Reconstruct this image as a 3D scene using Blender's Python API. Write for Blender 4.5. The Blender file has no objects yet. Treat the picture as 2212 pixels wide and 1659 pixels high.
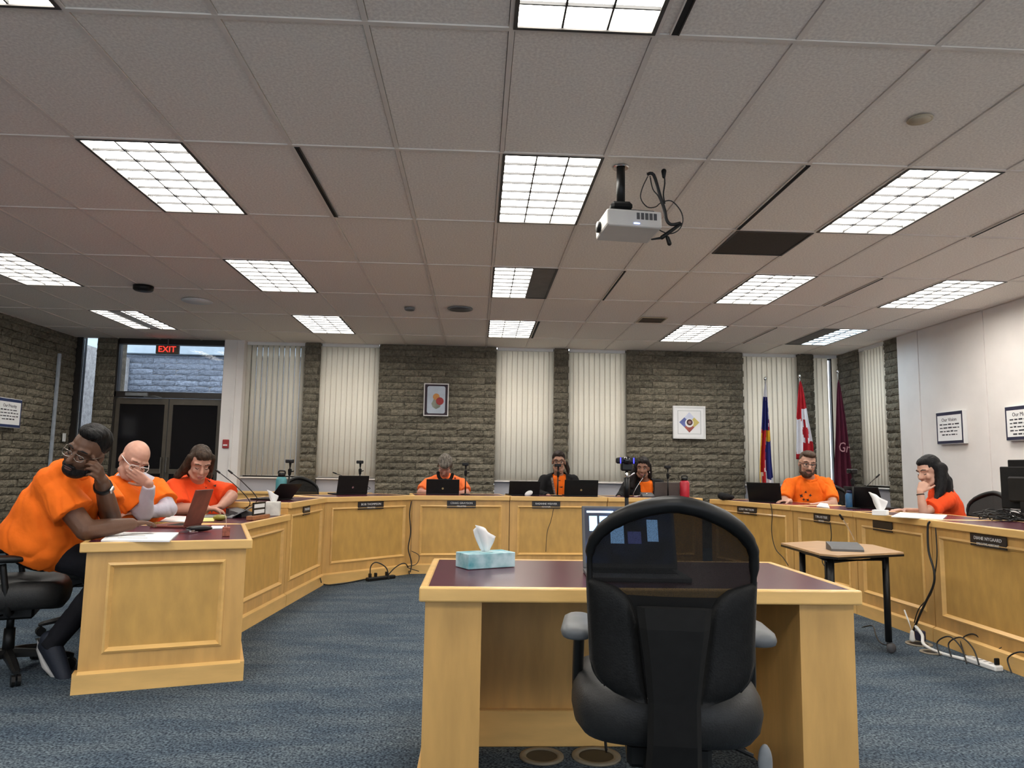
import bpy, bmesh, math, random
from mathutils import Vector, Matrix, Euler, noise as mnoise
from mathutils.bvhtree import BVHTree
from math import sin, cos, pi, radians, sqrt
random.seed(7)
SC = bpy.context.scene
COL = SC.collection

# ------------------------------------------------------------------ camera
FPX, PITCH, ROLL, YAW = 1582.2, 0.113815, 0.016080, 0.046117
CAMZ, CEIL = 1.15, 2.975
GX0, GY0, TW, TL = 0.1084, 2.8802, 0.61, 1.22      # ceiling grid origin and module
def _basis():
    cy, sy, cp, sp = cos(YAW), sin(YAW), cos(PITCH), sin(PITCH)
    F = Vector((sy*cp, cy*cp, sp)); R0 = Vector((cy, -sy, 0)); U0 = R0.cross(F)
    R = R0*cos(ROLL) + U0*sin(ROLL); U = U0*cos(ROLL) - R0*sin(ROLL)
    return R, U, F
CR, CU, CF = _basis()
CAMP = Vector((0, 0, CAMZ))
def ray(u, v): return CF + CR*((u-1106)/FPX) - CU*((v-829.5)/FPX)
def at(u, v, y):                                    # point seen at (u, v), at room depth y
    d = ray(u, v); return CAMP + d*(y/d.y)
def atz(u, v, z):
    d = ray(u, v); return CAMP + d*((z-CAMZ)/d.z)
cam = bpy.data.cameras.new('camera'); camo = bpy.data.objects.new('camera', cam); COL.objects.link(camo)
M = Matrix.Identity(4)
for i in range(3):
    M[i][0] = CR[i]; M[i][1] = CU[i]; M[i][2] = -CF[i]; M[i][3] = CAMP[i]
camo.matrix_world = M
cam.sensor_fit = 'HORIZONTAL'; cam.sensor_width = 36; cam.lens = FPX*36/2212
cam.clip_start = 0.05
SC.camera = camo

# ------------------------------------------------------------------ world, exposure
w = bpy.data.worlds.new('daylight'); SC.world = w; w.use_nodes = True
nt = w.node_tree; nt.nodes.clear()
wo = nt.nodes.new('ShaderNodeOutputWorld'); bg = nt.nodes.new('ShaderNodeBackground')
bg.inputs[0].default_value = (0.88, 0.93, 1.0, 1); bg.inputs[1].default_value = 2.6
nt.links.new(bg.outputs[0], wo.inputs[0])
SC.view_settings.view_transform = 'Standard'; SC.view_settings.look = 'None'
SC.view_settings.exposure = 0.35; SC.view_settings.gamma = 1.0
SC.view_settings.use_curve_mapping = False
cy = SC.cycles; cy.adaptive_threshold = .02; cy.max_bounces = 6; cy.diffuse_bounces = 4; cy.glossy_bounces = 2; cy.transmission_bounces = 2; cy.caustics_reflective = False; cy.caustics_refractive = False
LIGHT_STRENGTH = 14.0                                # fluorescent troffers

# ------------------------------------------------------------------ materials
MATS = {}
def mat(name, col, rough=0.6, metal=0.0, var=0.12, scale=8.0, bump=0.0, bscale=60.0, spec=0.5,
        stretch=None, emit=None, estr=0.0, alpha=None, coat=0.0, col2=None, detail=4.0, trans=0.0, sub=0.0):
    if name in MATS: return MATS[name]
    m = bpy.data.materials.new(name); m.use_nodes = True
    t = m.node_tree; b = t.nodes['Principled BSDF']
    tc = t.nodes.new('ShaderNodeTexCoord'); mp = t.nodes.new('ShaderNodeMapping')
    t.links.new(tc.outputs['Object'], mp.inputs[0])
    if stretch: mp.inputs['Scale'].default_value = stretch
    n = t.nodes.new('ShaderNodeTexNoise'); n.inputs['Scale'].default_value = scale; n.inputs['Detail'].default_value = detail
    t.links.new(mp.outputs[0], n.inputs['Vector'])
    r = t.nodes.new('ShaderNodeValToRGB'); t.links.new(n.outputs['Fac'], r.inputs[0])
    r.color_ramp.elements[0].position = 0.3; r.color_ramp.elements[1].position = 0.7
    c2 = col2 if col2 else tuple(min(1, c*(1+var)) for c in col)
    c1 = col if col2 else tuple(c*(1-var) for c in col)
    r.color_ramp.elements[0].color = (*c1, 1); r.color_ramp.elements[1].color = (*c2, 1)
    t.links.new(r.outputs[0], b.inputs['Base Color'])
    b.inputs['Roughness'].default_value = rough; b.inputs['Metallic'].default_value = metal
    b.inputs['Specular IOR Level'].default_value = spec
    b.inputs['Coat Weight'].default_value = coat
    b.inputs['Transmission Weight'].default_value = trans
    if sub:
        b.inputs['Subsurface Weight'].default_value = sub; b.inputs['Subsurface Radius'].default_value = (.01, .004, .002)
    if emit is not None:
        b.inputs['Emission Color'].default_value = (*emit, 1); b.inputs['Emission Strength'].default_value = estr
    if alpha is not None: b.inputs['Alpha'].default_value = alpha
    if bump:
        n2 = t.nodes.new('ShaderNodeTexNoise'); n2.inputs['Scale'].default_value = bscale; n2.inputs['Detail'].default_value = 6
        t.links.new(mp.outputs[0], n2.inputs['Vector'])
        bp = t.nodes.new('ShaderNodeBump'); bp.inputs['Strength'].default_value = bump; bp.inputs['Distance'].default_value = 0.01
        t.links.new(n2.outputs['Fac'], bp.inputs['Height']); t.links.new(bp.outputs[0], b.inputs['Normal'])
    MATS[name] = m
    return m
def carpet_mat():
    m = bpy.data.materials.new('carpet'); m.use_nodes = True; MATS['carpet'] = m
    t = m.node_tree; b = t.nodes['Principled BSDF']; b.inputs['Roughness'].default_value = 0.95
    b.inputs['Specular IOR Level'].default_value = 0.1
    tc = t.nodes.new('ShaderNodeTexCoord')
    def nz(sc, st, det):
        mp = t.nodes.new('ShaderNodeMapping'); mp.inputs['Scale'].default_value = st; t.links.new(tc.outputs['Object'], mp.inputs[0])
        n = t.nodes.new('ShaderNodeTexNoise'); n.inputs['Scale'].default_value = sc; n.inputs['Detail'].default_value = det
        t.links.new(mp.outputs[0], n.inputs['Vector']); return n
    big = nz(2.0, (1.0, 3.2, 1), 3); fine = nz(95, (1, 1, 1), 4); mid = nz(28, (1, 1.6, 1), 2)
    def ramp(n, p0, p1, c0, c1):
        r = t.nodes.new('ShaderNodeValToRGB'); r.color_ramp.elements[0].position = p0; r.color_ramp.elements[1].position = p1
        r.color_ramp.elements[0].color = (*c0, 1); r.color_ramp.elements[1].color = (*c1, 1); t.links.new(n.outputs['Fac'], r.inputs[0]); return r
    r1 = ramp(big, .38, .62, (.048, .070, .102), (.074, .098, .128))
    r2 = ramp(fine, .38, .66, (.30, .32, .36), (2.1, 2.0, 1.8)); r3 = ramp(mid, .3, .7, (.75, .75, .78), (1.25, 1.25, 1.2))
    def mul(a, c):
        x = t.nodes.new('ShaderNodeMix'); x.data_type = 'RGBA'; x.blend_type = 'MULTIPLY'; x.inputs[0].default_value = 1
        t.links.new(a, x.inputs[6]); t.links.new(c, x.inputs[7]); return x.outputs[2]
    t.links.new(mul(mul(r1.outputs[0], r2.outputs[0]), r3.outputs[0]), b.inputs['Base Color'])
    bp = t.nodes.new('ShaderNodeBump'); bp.inputs['Strength'].default_value = .25; bp.inputs['Distance'].default_value = .003
    t.links.new(fine.outputs['Fac'], bp.inputs['Height']); t.links.new(bp.outputs[0], b.inputs['Normal'])
    return m
def mesh_fabric(name, col, holes, scale):
    """open-weave chair mesh: fine holes let light through"""
    m = bpy.data.materials.new(name); m.use_nodes = True; MATS[name] = m
    t = m.node_tree; b = t.nodes['Principled BSDF']; o = t.nodes['Material Output']
    tc = t.nodes.new('ShaderNodeTexCoord')
    n = t.nodes.new('ShaderNodeTexNoise'); n.inputs['Scale'].default_value = scale; n.inputs['Detail'].default_value = 1
    t.links.new(tc.outputs['Object'], n.inputs['Vector'])
    r = t.nodes.new('ShaderNodeMapRange'); r.inputs[1].default_value = .3; r.inputs[2].default_value = .7
    r.inputs[3].default_value = holes*.6; r.inputs[4].default_value = holes*1.4
    t.links.new(n.outputs['Fac'], r.inputs[0])
    tr = t.nodes.new('ShaderNodeBsdfTransparent'); mx = t.nodes.new('ShaderNodeMixShader')
    b.inputs['Base Color'].default_value = (*col, 1); b.inputs['Roughness'].default_value = .7
    b.inputs['Specular IOR Level'].default_value = .2
    t.links.new(r.outputs[0], mx.inputs[0]); t.links.new(b.outputs[0], mx.inputs[1]); t.links.new(tr.outputs[0], mx.inputs[2])
    t.links.new(mx.outputs[0], o.inputs[0]); return m
def emis(name, col, s):
    return mat(name, col, .5, emit=col, estr=s, var=.02)
WOOD = mat('maple', (.62, .365, .118), .38, var=.13, scale=5, stretch=(3, 3, .55), bump=.04, bscale=30, coat=.12)
WOODL = mat('maple_edge', (.74, .465, .165), .36, var=.10, scale=6, stretch=(.6, 3, 3), bump=.03, bscale=30, coat=.12)
PANEL = mat('maple_panel', (.55, .325, .088), .42, var=.12, scale=7, stretch=(2, 2, .8), bump=.03, bscale=60)
BURG = mat('burgundy_laminate', (.080, .014, .028), .26, var=.15, scale=60, spec=.5)
STONE = mat('split_block', (.130, .115, .090), .95, var=.42, scale=14, bump=1.0, bscale=38, spec=.15, detail=8)
MORTAR = mat('mortar', (.045, .042, .036), .95, var=.2, scale=20, spec=.1)
STONEX = mat('outdoor_block', (.42, .42, .42), .95, var=.25, scale=16, bump=1.0, bscale=40, spec=.1)
TILE = mat('ceiling_tile', (.91, .83, .755), .95, var=.13, scale=75, bump=.08, bscale=120, spec=.1)
TBAR = mat('ceiling_bar', (.80, .73, .66), .6, var=.05)
WHITEP = mat('white_paint', (.78, .74, .71), .75, var=.04, scale=3)
GREYP = mat('grey_panel', (.44, .44, .48), .7, var=.05, scale=3)
def fabric_translucent(name, col, k):
    m = mat(name, col, .85, var=.05, scale=40, spec=.1); t = m.node_tree; b = t.nodes['Principled BSDF']; o = t.nodes['Material Output']
    tr = t.nodes.new('ShaderNodeBsdfTranslucent'); tr.inputs[0].default_value = (.95, .88, .76, 1); mx = t.nodes.new('ShaderNodeMixShader'); mx.inputs[0].default_value = k
    t.links.new(b.outputs[0], mx.inputs[1]); t.links.new(tr.outputs[0], mx.inputs[2]); t.links.new(mx.outputs[0], o.inputs[0]); return m
BLIND = fabric_translucent('blind_fabric', (.92, .87, .78), .66)
BLACK = mat('black_plastic', (.007, .007, .007), .42, var=.2, scale=20, spec=.3)
BLACKM = mat('black_matte', (.006, .006, .006), .8, var=.2, scale=30, spec=.25)
DARKB = mat('dark_bronze', (.022, .018, .015), .45, var=.2, scale=10)
LEATH = mat('black_upholstery', (.016, .016, .016), .5, var=.2, scale=60, bump=.15, bscale=200, spec=.35)
MESHF = mesh_fabric('chair_mesh', (.005, .005, .005), .055, 900)
MESHD = mesh_fabric('chair_mesh_dense', (.005, .005, .005), .03, 700)
GREYPL = mat('grey_plastic', (.20, .21, .22), .45, var=.1, scale=20)
ARMG = mat('arm_pad_grey', (.11, .115, .12), .5, var=.1, scale=20)
DGREY = mat('dark_grey_plastic', (.07, .07, .075), .5, var=.1, scale=20)
CHROME = mat('chrome', (.7, .7, .7), .2, metal=1, var=.05)
WHITE = mat('white_plastic', (.75, .75, .74), .5, var=.03)
PAPER = mat('paper', (.82, .82, .82), .9, var=.03, scale=3)
INK = mat('ink', (.03, .03, .04), .8, var=.1)
REDP = mat('red_plastic', (.35, .03, .03), .5, var=.1)
CABLE = mat('cable_black', (.012, .012, .012), .55, var=.1)
def glass(name, tint=(1, 1, 1), fac=.88):
    m = bpy.data.materials.new(name); m.use_nodes = True; MATS[name] = m
    t = m.node_tree; o = t.nodes['Material Output']; t.nodes.remove(t.nodes['Principled BSDF'])
    g = t.nodes.new('ShaderNodeBsdfGlossy'); g.inputs['Roughness'].default_value = .02
    tr = t.nodes.new('ShaderNodeBsdfTransparent'); tr.inputs[0].default_value = (*tint, 1)
    f = t.nodes.new('ShaderNodeFresnel'); f.inputs[0].default_value = 1.45
    mx = t.nodes.new('ShaderNodeMixShader')
    t.links.new(f.outputs[0], mx.inputs[0]); t.links.new(tr.outputs[0], mx.inputs[1]); t.links.new(g.outputs[0], mx.inputs[2])
    t.links.new(mx.outputs[0], o.inputs[0]); return m
GLASS = glass('window_glass', (.90, .92, .94))

# ------------------------------------------------------------------ mesh helpers
class MB:
    def __init__(self): self.b = bmesh.new()
    def box(self, c, s, mt=None, bev=0.0, seg=1):
        r = bmesh.ops.create_cube(self.b, size=1.0); vs = r['verts']
        bmesh.ops.scale(self.b, vec=Vector(s), verts=vs)
        if bev:
            es = list({e for v in vs for e in v.link_edges})
            rr = bmesh.ops.bevel(self.b, geom=es, offset=bev, segments=seg, affect='EDGES', profile=.5)
            vs = list({v for f in rr['faces'] for v in f.verts} | {v for v in vs if v.is_valid})
        bmesh.ops.translate(self.b, vec=Vector(c), verts=vs)
        if mt: bmesh.ops.transform(self.b, matrix=mt, verts=vs)
        return self
    def bb(self, x0, x1, y0, y1, z0, z1, **k):
        return self.box(((x0+x1)/2, (y0+y1)/2, (z0+z1)/2), (abs(x1-x0), abs(y1-y0), abs(z1-z0)), **k)
    def rings(self, rings, cap=True, closed=False):
        vr = [[self.b.verts.new(p) for p in r] for r in rings]
        n = len(vr[0]); m = len(vr)
        for i in range(m if closed else m-1):
            a, c = vr[i], vr[(i+1) % m]
            for j in range(n):
                self.b.faces.new((a[j], a[(j+1) % n], c[(j+1) % n], c[j]))
        if cap and not closed:
            self.b.faces.new(list(reversed(vr[0]))); self.b.faces.new(vr[-1])
        return self
    @staticmethod
    def frame(d):
        d = d.normalized(); a = Vector((0, 0, 1)) if abs(d.z) < .9 else Vector((1, 0, 0))
        x = d.cross(a).normalized(); y = d.cross(x).normalized(); return x, -y
    def cone(self, p, q, r0, r1=None, seg=10, cap=True):
        p, q = Vector(p), Vector(q); r1 = r0 if r1 is None else r1; x, y = self.frame(q-p)
        self.rings([[c + (x*cos(2*pi*k/seg) + y*sin(2*pi*k/seg))*r for k in range(seg)] for c, r in ((p, r0), (q, r1))], cap)
        return self
    def rcone(self, p, q, r0, r1=None, seg=12):
        """closed capsule with hemispherical ends"""
        p, q = Vector(p), Vector(q); r1 = r0 if r1 is None else r1; d = q-p
        if d.length < 1e-6: d = Vector((0, 0, 1e-4))
        x, y = self.frame(d); d = d.normalized(); R = []
        for t in (-80, -50, -20, 0): R.append((p + d*(r0*sin(radians(t))), r0*cos(radians(t))))
        for t in (0, 20, 50, 80): R.append((q + d*(r1*sin(radians(t))), r1*cos(radians(t))))
        self.rings([[c + (x*cos(2*pi*k/seg) + y*sin(2*pi*k/seg))*r for k in range(seg)] for c, r in R]); return self
    def tube(self, pts, r, seg=6, cap=True):
        pts = [Vector(p) for p in pts]; rr = r if isinstance(r, (list, tuple)) else [r]*len(pts); R = []; x = None
        for i, p in enumerate(pts):
            d = (pts[min(i+1, len(pts)-1)] - pts[max(i-1, 0)])
            if d.length < 1e-9: d = Vector((0, 0, 1))
            d.normalize()
            if x is None: x, y = self.frame(d)
            else:
                x = x - d*x.dot(d)
                if x.length < 1e-6: x, y = self.frame(d)
                x.normalize(); y = d.cross(x)
            R.append([p + (x*cos(2*pi*k/seg) + y*sin(2*pi*k/seg))*rr[i] for k in range(seg)])
        self.rings(R, cap); return self
    def ell(self, c, r, ax=None, seg=16, ring=10):
        """ellipsoid; ax = three axis vectors"""
        c = Vector(c); ax = ax or (Vector((1, 0, 0)), Vector((0, 1, 0)), Vector((0, 0, 1)))
        r = (r, r, r) if isinstance(r, (int, float)) else r
        X, Y, Z = (Vector(a).normalized()*k for a, k in zip(ax, r)); R = []
        for i in range(1, ring):
            t = pi*i/ring; R.append([c - Z*cos(t) + (X*cos(2*pi*k/seg) + Y*sin(2*pi*k/seg))*sin(t) for k in range(seg)])
        vb = self.b.verts.new(c-Z); vt = self.b.verts.new(c+Z); vr = [[self.b.verts.new(p) for p in q] for q in R]
        for i in range(len(vr)-1):
            for j in range(seg): self.b.faces.new((vr[i][j], vr[i][(j+1) % seg], vr[i+1][(j+1) % seg], vr[i+1][j]))
        for j in range(seg):
            self.b.faces.new((vb, vr[0][(j+1) % seg], vr[0][j])); self.b.faces.new((vt, vr[-1][j], vr[-1][(j+1) % seg]))
        return self
    def prism(self, pts, d, mt=None):
        """closed polygon (3-D points) extruded along vector d"""
        pts = [Vector(p) for p in pts]; d = Vector(d)
        a = [self.b.verts.new(p) for p in pts]; c = [self.b.verts.new(p+d) for p in pts]; n = len(a)
        self.b.faces.new(list(reversed(a))); self.b.faces.new(c)
        for j in range(n): self.b.faces.new((a[j], a[(j+1) % n], c[(j+1) % n], c[j]))
        if mt: bmesh.ops.transform(self.b, matrix=mt, verts=a+c)
        return self
    def lathe(self, prof, c=(0, 0, 0), seg=20):
        c = Vector(c)
        self.rings([[c + Vector((r*cos(2*pi*k/seg), r*sin(2*pi*k/seg), z)) for k in range(seg)] for r, z in prof]); return self
    def grid(self, fn, nu, nv):
        g = [[self.b.verts.new(fn(i/nu, j/nv)) for j in range(nv+1)] for i in range(nu+1)]
        for i in range(nu):
            for j in range(nv): self.b.faces.new((g[i][j], g[i+1][j], g[i+1][j+1], g[i][j+1]))
        return self
    def sheet(self, fn, nu, nv, th):
        """thin closed sheet: grid surface solidified"""
        self.grid(fn, nu, nv); bmesh.ops.recalc_face_normals(self.b, faces=self.b.faces)
        bmesh.ops.solidify(self.b, geom=list(self.b.faces), thickness=th); return self
    def mesh(self, name, m=None, smooth=False, mt=None):
        bmesh.ops.recalc_face_normals(self.b, faces=self.b.faces)
        if mt: bmesh.ops.transform(self.b, matrix=mt, verts=self.b.verts)
        me = bpy.data.meshes.new(name); self.b.to_mesh(me); self.b.free()
        if smooth:
            for p in me.polygons: p.use_smooth = True
        if m: me.materials.append(m)
        return me
    def build(self, name, m, parent=None, smooth=False, world=False):
        mt = None
        if world and parent is not None: mt = wmat(parent).inverted()
        return obj(name, self.mesh(name, m, smooth, mt), parent)
def wmat(o):
    mt = Matrix.Translation(o.location) @ o.rotation_euler.to_matrix().to_4x4()
    return wmat(o.parent) @ mt if o.parent else mt
def obj(name, me, parent=None):
    o = bpy.data.objects.new(name, me); COL.objects.link(o); o.parent = parent
    return o
def tag(o, label=None, cat=None, group=None, kind=None):
    if label: o['label'] = label
    if cat: o['category'] = cat
    if group: o['group'] = group
    if kind: o['kind'] = kind
    return o
def thing(name, label, cat, loc=(0, 0, 0), rz=0.0, group=None):
    o = bpy.data.objects.new(name, None); COL.objects.link(o); o.empty_display_size = .1
    o.location = loc; o.rotation_euler = (0, 0, rz); return tag(o, label, cat, group)
def copy_tree(o, parent=None):
    c = o.copy(); COL.objects.link(c); c.parent = parent
    for ch in list(o.children): copy_tree(ch, c)
    return c
def struct(o): o['kind'] = 'structure'; return o
def spline(pts, n=8):
    """Catmull-Rom through the points"""
    P = [Vector(p) for p in pts]; out = []
    for i in range(len(P)-1):
        p0, p1, p2, p3 = P[max(i-1, 0)], P[i], P[i+1], P[min(i+2, len(P)-1)]
        for k in range(n):
            t = k/n
            out.append(.5*((2*p1) + (p2-p0)*t + (2*p0-5*p1+4*p2-p3)*t*t + (3*p1-p0-3*p2+p3)*t**3))
    out.append(P[-1]); return out
def text_mesh(s, size, m, ext=.0008, align='CENTER', lw=None):
    cu = bpy.data.curves.new('t', 'FONT'); cu.body = s; cu.size = size; cu.extrude = ext; cu.align_x = align; cu.align_y = 'CENTER'
    cu.resolution_u = 2
    o = bpy.data.objects.new('t', cu); COL.objects.link(o)
    dg = bpy.context.evaluated_depsgraph_get(); me = bpy.data.meshes.new_from_object(o.evaluated_get(dg))
    bpy.data.objects.remove(o); bpy.data.curves.remove(cu)
    me.materials.clear(); me.materials.append(m)
    if lw and len(me.vertices):
        xs = [v.co.x for v in me.vertices]; k = lw/(max(xs)-min(xs))
        for v in me.vertices: v.co.x *= k
    return me
def text(name, s, size, m, parent, loc, rot, lw=None, align='CENTER'):
    o = obj(name, text_mesh(s, size, m, lw=lw, align=align), parent); o.location = loc; o.rotation_euler = rot; return o
# ================================================================== THE SETTING
XL, XR, YB, YR = -5.99, 5.60, 11.08, -3.22
def block_mat(name, c, var):
    m = bpy.data.materials.new(name); m.use_nodes = True; MATS[name] = m
    t = m.node_tree; b = t.nodes['Principled BSDF']; b.inputs['Roughness'].default_value = .95; b.inputs['Specular IOR Level'].default_value = .12
    tc = t.nodes.new('ShaderNodeTexCoord'); oi = t.nodes.new('ShaderNodeObjectInfo')
    ad = t.nodes.new('ShaderNodeVectorMath'); ad.operation = 'ADD'; sc = t.nodes.new('ShaderNodeMath'); sc.operation = 'MULTIPLY'; sc.inputs[1].default_value = 40
    t.links.new(oi.outputs['Random'], sc.inputs[0]); t.links.new(tc.outputs['Object'], ad.inputs[0]); t.links.new(sc.outputs[0], ad.inputs[1])
    n = t.nodes.new('ShaderNodeTexNoise'); n.inputs['Scale'].default_value = 22; n.inputs['Detail'].default_value = 8; n.inputs['Roughness'].default_value = .7
    t.links.new(ad.outputs[0], n.inputs['Vector'])
    r = t.nodes.new('ShaderNodeValToRGB'); r.color_ramp.elements[0].position = .30; r.color_ramp.elements[1].position = .72
    r.color_ramp.elements[0].color = (*(k*(1-var) for k in c), 1); r.color_ramp.elements[1].color = (*(k*(1+var) for k in c), 1)
    t.links.new(n.outputs['Fac'], r.inputs[0])
    mr = t.nodes.new('ShaderNodeMapRange'); mr.inputs[3].default_value = .80; mr.inputs[4].default_value = 1.2; t.links.new(oi.outputs['Random'], mr.inputs[0])
    x = t.nodes.new('ShaderNodeMix'); x.data_type = 'RGBA'; x.blend_type = 'MULTIPLY'; x.inputs[0].default_value = 1
    t.links.new(r.outputs[0], x.inputs[6]); t.links.new(mr.outputs[0], x.inputs[7]); t.links.new(x.outputs[2], b.inputs['Base Color'])
    n2 = t.nodes.new('ShaderNodeTexNoise'); n2.inputs['Scale'].default_value = 45; n2.inputs['Detail'].default_value = 8; t.links.new(ad.outputs[0], n2.inputs['Vector'])
    bp = t.nodes.new('ShaderNodeBump'); bp.inputs['Strength'].default_value = .9; bp.inputs['Distance'].default_value = .02
    t.links.new(n2.outputs['Fac'], bp.inputs['Height']); t.links.new(bp.outputs[0], b.inputs['Normal'])
    return m
BLK = block_mat('split_face_block', (.185, .165, .125), .45)
BLKX = block_mat('outdoor_split_face_block_daylight_tint', (.30, .35, .43), .35)  # blue cast of the outdoor daylight mixed into the block colour
def block_meshes(m, n=6):
    """a 0.40 x 0.10 course block with a rough split face; front looks to -Y"""
    out = []
    for k in range(n):
        b = MB(); nx, nz = 7, 3; L, H, D = .394, .092, .05
        def f(i, j):
            e = (i in (0, nx)) or (j in (0, nz))
            d = (.012 if e else 0) + random.uniform(-.009, .009)
            return Vector((-L/2 + L*i/nx, -D/2 + d, -H/2 + H*j/nz + (0 if j in (1, 2) else random.uniform(-.003, .003))))
        g = [[b.b.verts.new(f(i, j)) for j in range(nz+1)] for i in range(nx+1)]
        for i in range(nx):
            for j in range(nz): b.b.faces.new((g[i][j], g[i+1][j], g[i+1][j+1], g[i][j+1]))
        bk = [b.b.verts.new(p) for p in ((-L/2, D/2, -H/2), (L/2, D/2, -H/2), (L/2, D/2, H/2), (-L/2, D/2, H/2))]
        b.b.faces.new((bk[0], bk[1], *[g[i][0] for i in range(nx, -1, -1)]))
        b.b.faces.new((bk[3], bk[2], *[g[i][nz] for i in range(nx, -1, -1)]))
        b.b.faces.new((bk[0], bk[3], *[g[0][j] for j in range(nz, -1, -1)]))
        b.b.faces.new((bk[1], bk[2], *[g[nx][j] for j in range(nz, -1, -1)]))
        out.append(b.mesh('block', m))
    return out
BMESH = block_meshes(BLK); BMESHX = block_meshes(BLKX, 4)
def block_face(parent, p, d, width, z0, z1, ms, proud=.02):
    """running-bond courses on a face: p = start (x, y), d = unit direction along the wall; the room lies to the right of d rotated -90"""
    p, d = Vector((*p, 0)), Vector((*d, 0)); a = math.atan2(d.y, d.x); inv = wmat(parent).inverted()
    z = z0; c = 0
    while z < z1 - .03:
        h = min(.1, z1-z); s = -(.2 if c % 2 else 0.0)
        while s < width - .005:
            e = min(s+.4, width); s2 = max(s, 0)
            if e - s2 > .03:
                o = obj('block', random.choice(ms), parent)
                q = p + d*((s2+e)/2) + Vector((d.y, -d.x, 0))*(proud-.025 + random.uniform(-.006, .006))
                o.matrix_basis = inv @ Matrix.Translation((q.x, q.y, z+h/2)) @ Matrix.Rotation(a, 4, 'Z') @ Matrix.Diagonal(((e-s2)/.4, 1, h/.1, 1))
            s += .4
        z += .1; c += 1
# floor
struct(MB().bb(XL-.3, XR+.3, YR-.3, YB+.3, -.1, 0).build('floor', carpet_mat()))
# ceiling: bars of the grid, each tile a panel of its own
CE = MB()
I0, I1, J0, J1 = -10, 9, -5, 7
gx = lambda i: GX0 + i*TW
gy = lambda j: min(GY0 + j*TL, YB)
for i in range(I0, I1+1): CE.bb(gx(i)-.012, gx(i)+.012, YR, YB, CEIL, CEIL+.03)
for j in range(J0, J1+1): CE.bb(XL, XR, gy(j)-.012, gy(j)+.012, CEIL-.0008, CEIL+.028)
CE.bb(XL-.3, XR+.3, YR-.3, YB+.3, CEIL+.22, CEIL+.3)
ceiling = struct(CE.build('ceiling', TBAR))
LIGHTS = {}
for i, j, k in [(0, -1, 0), (0, 1, 0), (0, 3, 'r'), (0, 5, 0), (-4, -1, 0), (-4, 1, 0), (-4, 3, 0), (-4, 5, 0), (-8, 3, 0), (-8, 5, 'two'),
                (4, -1, 0), (4, 1, 0), (4, 3, 0), (4, 5, 0), (7, 3, 0), (7, 5, 'l'), (-8, 1, 0), (-8, -1, 0), (7, 1, 0), (7, -1, 0),
                (0, -3, 0), (-4, -3, 0), (4, -3, 0), (7, -3, 0), (-8, -3, 0)]:
    LIGHTS[(i, j)] = k
tile_me = MB().box((0, 0, .0125), (TW-.030, TL-.030, .025)).mesh('ceiling_tile', TILE)
for i in range(I0, I1):
    for j in range(J0, J1):
        if (i, j) in LIGHTS: continue
        y0, y1 = gy(j), gy(j+1)
        o = obj('ceiling_tile', tile_me, ceiling); o.location = (gx(i)+TW/2, (y0+y1)/2, CEIL+.005+random.uniform(0, .002)); o.scale = (1, (y1-y0-.03)/(TL-.03), 1)
# ceiling lights
EM = emis('lamp_glow', (1.0, .955, .88), LIGHT_STRENGTH)
EMB = emis('lamp_glow_cool', (.72, .88, 1.0), LIGHT_STRENGTH*.8)
OFFP = mat('lamp_unlit', (.16, .15, .14), .7)
REFL = mat('lamp_housing', (.75, .75, .73), .5, var=.02)
FRM = mat('lamp_frame', (.06, .055, .05), .6)
LOUV = mat('louvre_blade', (.012, .012, .013), .5, var=.02)
lab = {(0, -1): 'ceiling light nearest the camera, cut by the top edge of the picture', (0, 1): 'ceiling light panel right beside the projector',
 (0, 3): 'ceiling light with a dark unlit strip on its right side', (0, 5): 'back row ceiling light at the centre, above the blinds right of the fruit picture',
 (-4, -1): 'ceiling light cut off by the top left corner', (-4, 1): 'large ceiling light panel front left, left of a black slot',
 (-4, 3): 'ceiling light panel in the middle row, left of centre', (-4, 5): 'back row ceiling light above the leftmost window blinds',
 (-8, 3): 'ceiling light panel cut by the left edge of the picture', (-8, 5): 'ceiling light of two bright strips above the exit door',
 (4, 1): 'large ceiling light panel front right, beside the dark return grille', (4, 3): 'ceiling light panel in the middle row, right of centre',
 (4, 5): 'back row ceiling light above the right stone pier', (7, 3): 'ceiling light panel nearest the white right wall',
 (7, 5): 'bluish ceiling light half unlit above the flags'}
louv_me = MB()
for k in (1, 2): louv_me.box((-.285+.57*k/3, 0, .010), (.009, 1.18, .014))
for k in range(1, 8): louv_me.box((0, -.59+1.18*k/8, .010), (.57, .008, .014))
louv_me = louv_me.mesh('louvre', LOUV)
hous_me = MB().bb(-.298, .298, -.603, .603, .10, .105).bb(-.298, -.290, -.603, .603, .0, .10).bb(.290, .298, -.603, .603, .0, .10).bb(-.29, .29, -.603, -.595, .0, .10).bb(-.29, .29, .595, .603, .0, .10).mesh('housing', REFL)
fr_me = MB().bb(-.300, -.282, -.605, .605, -.004, .003).bb(.282, .300, -.605, .605, -.004, .003).bb(-.282, .282, -.605, -.588, -.004, .003).bb(-.282, .282, .588, .605, -.004, .003).mesh('frame', FRM)
def panel(x0, x1, m): return MB().bb(x0, x1, -.592, .592, .030, .032).mesh('diffuser', m)
DIFF = panel(-.288, .288, EM)
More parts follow.
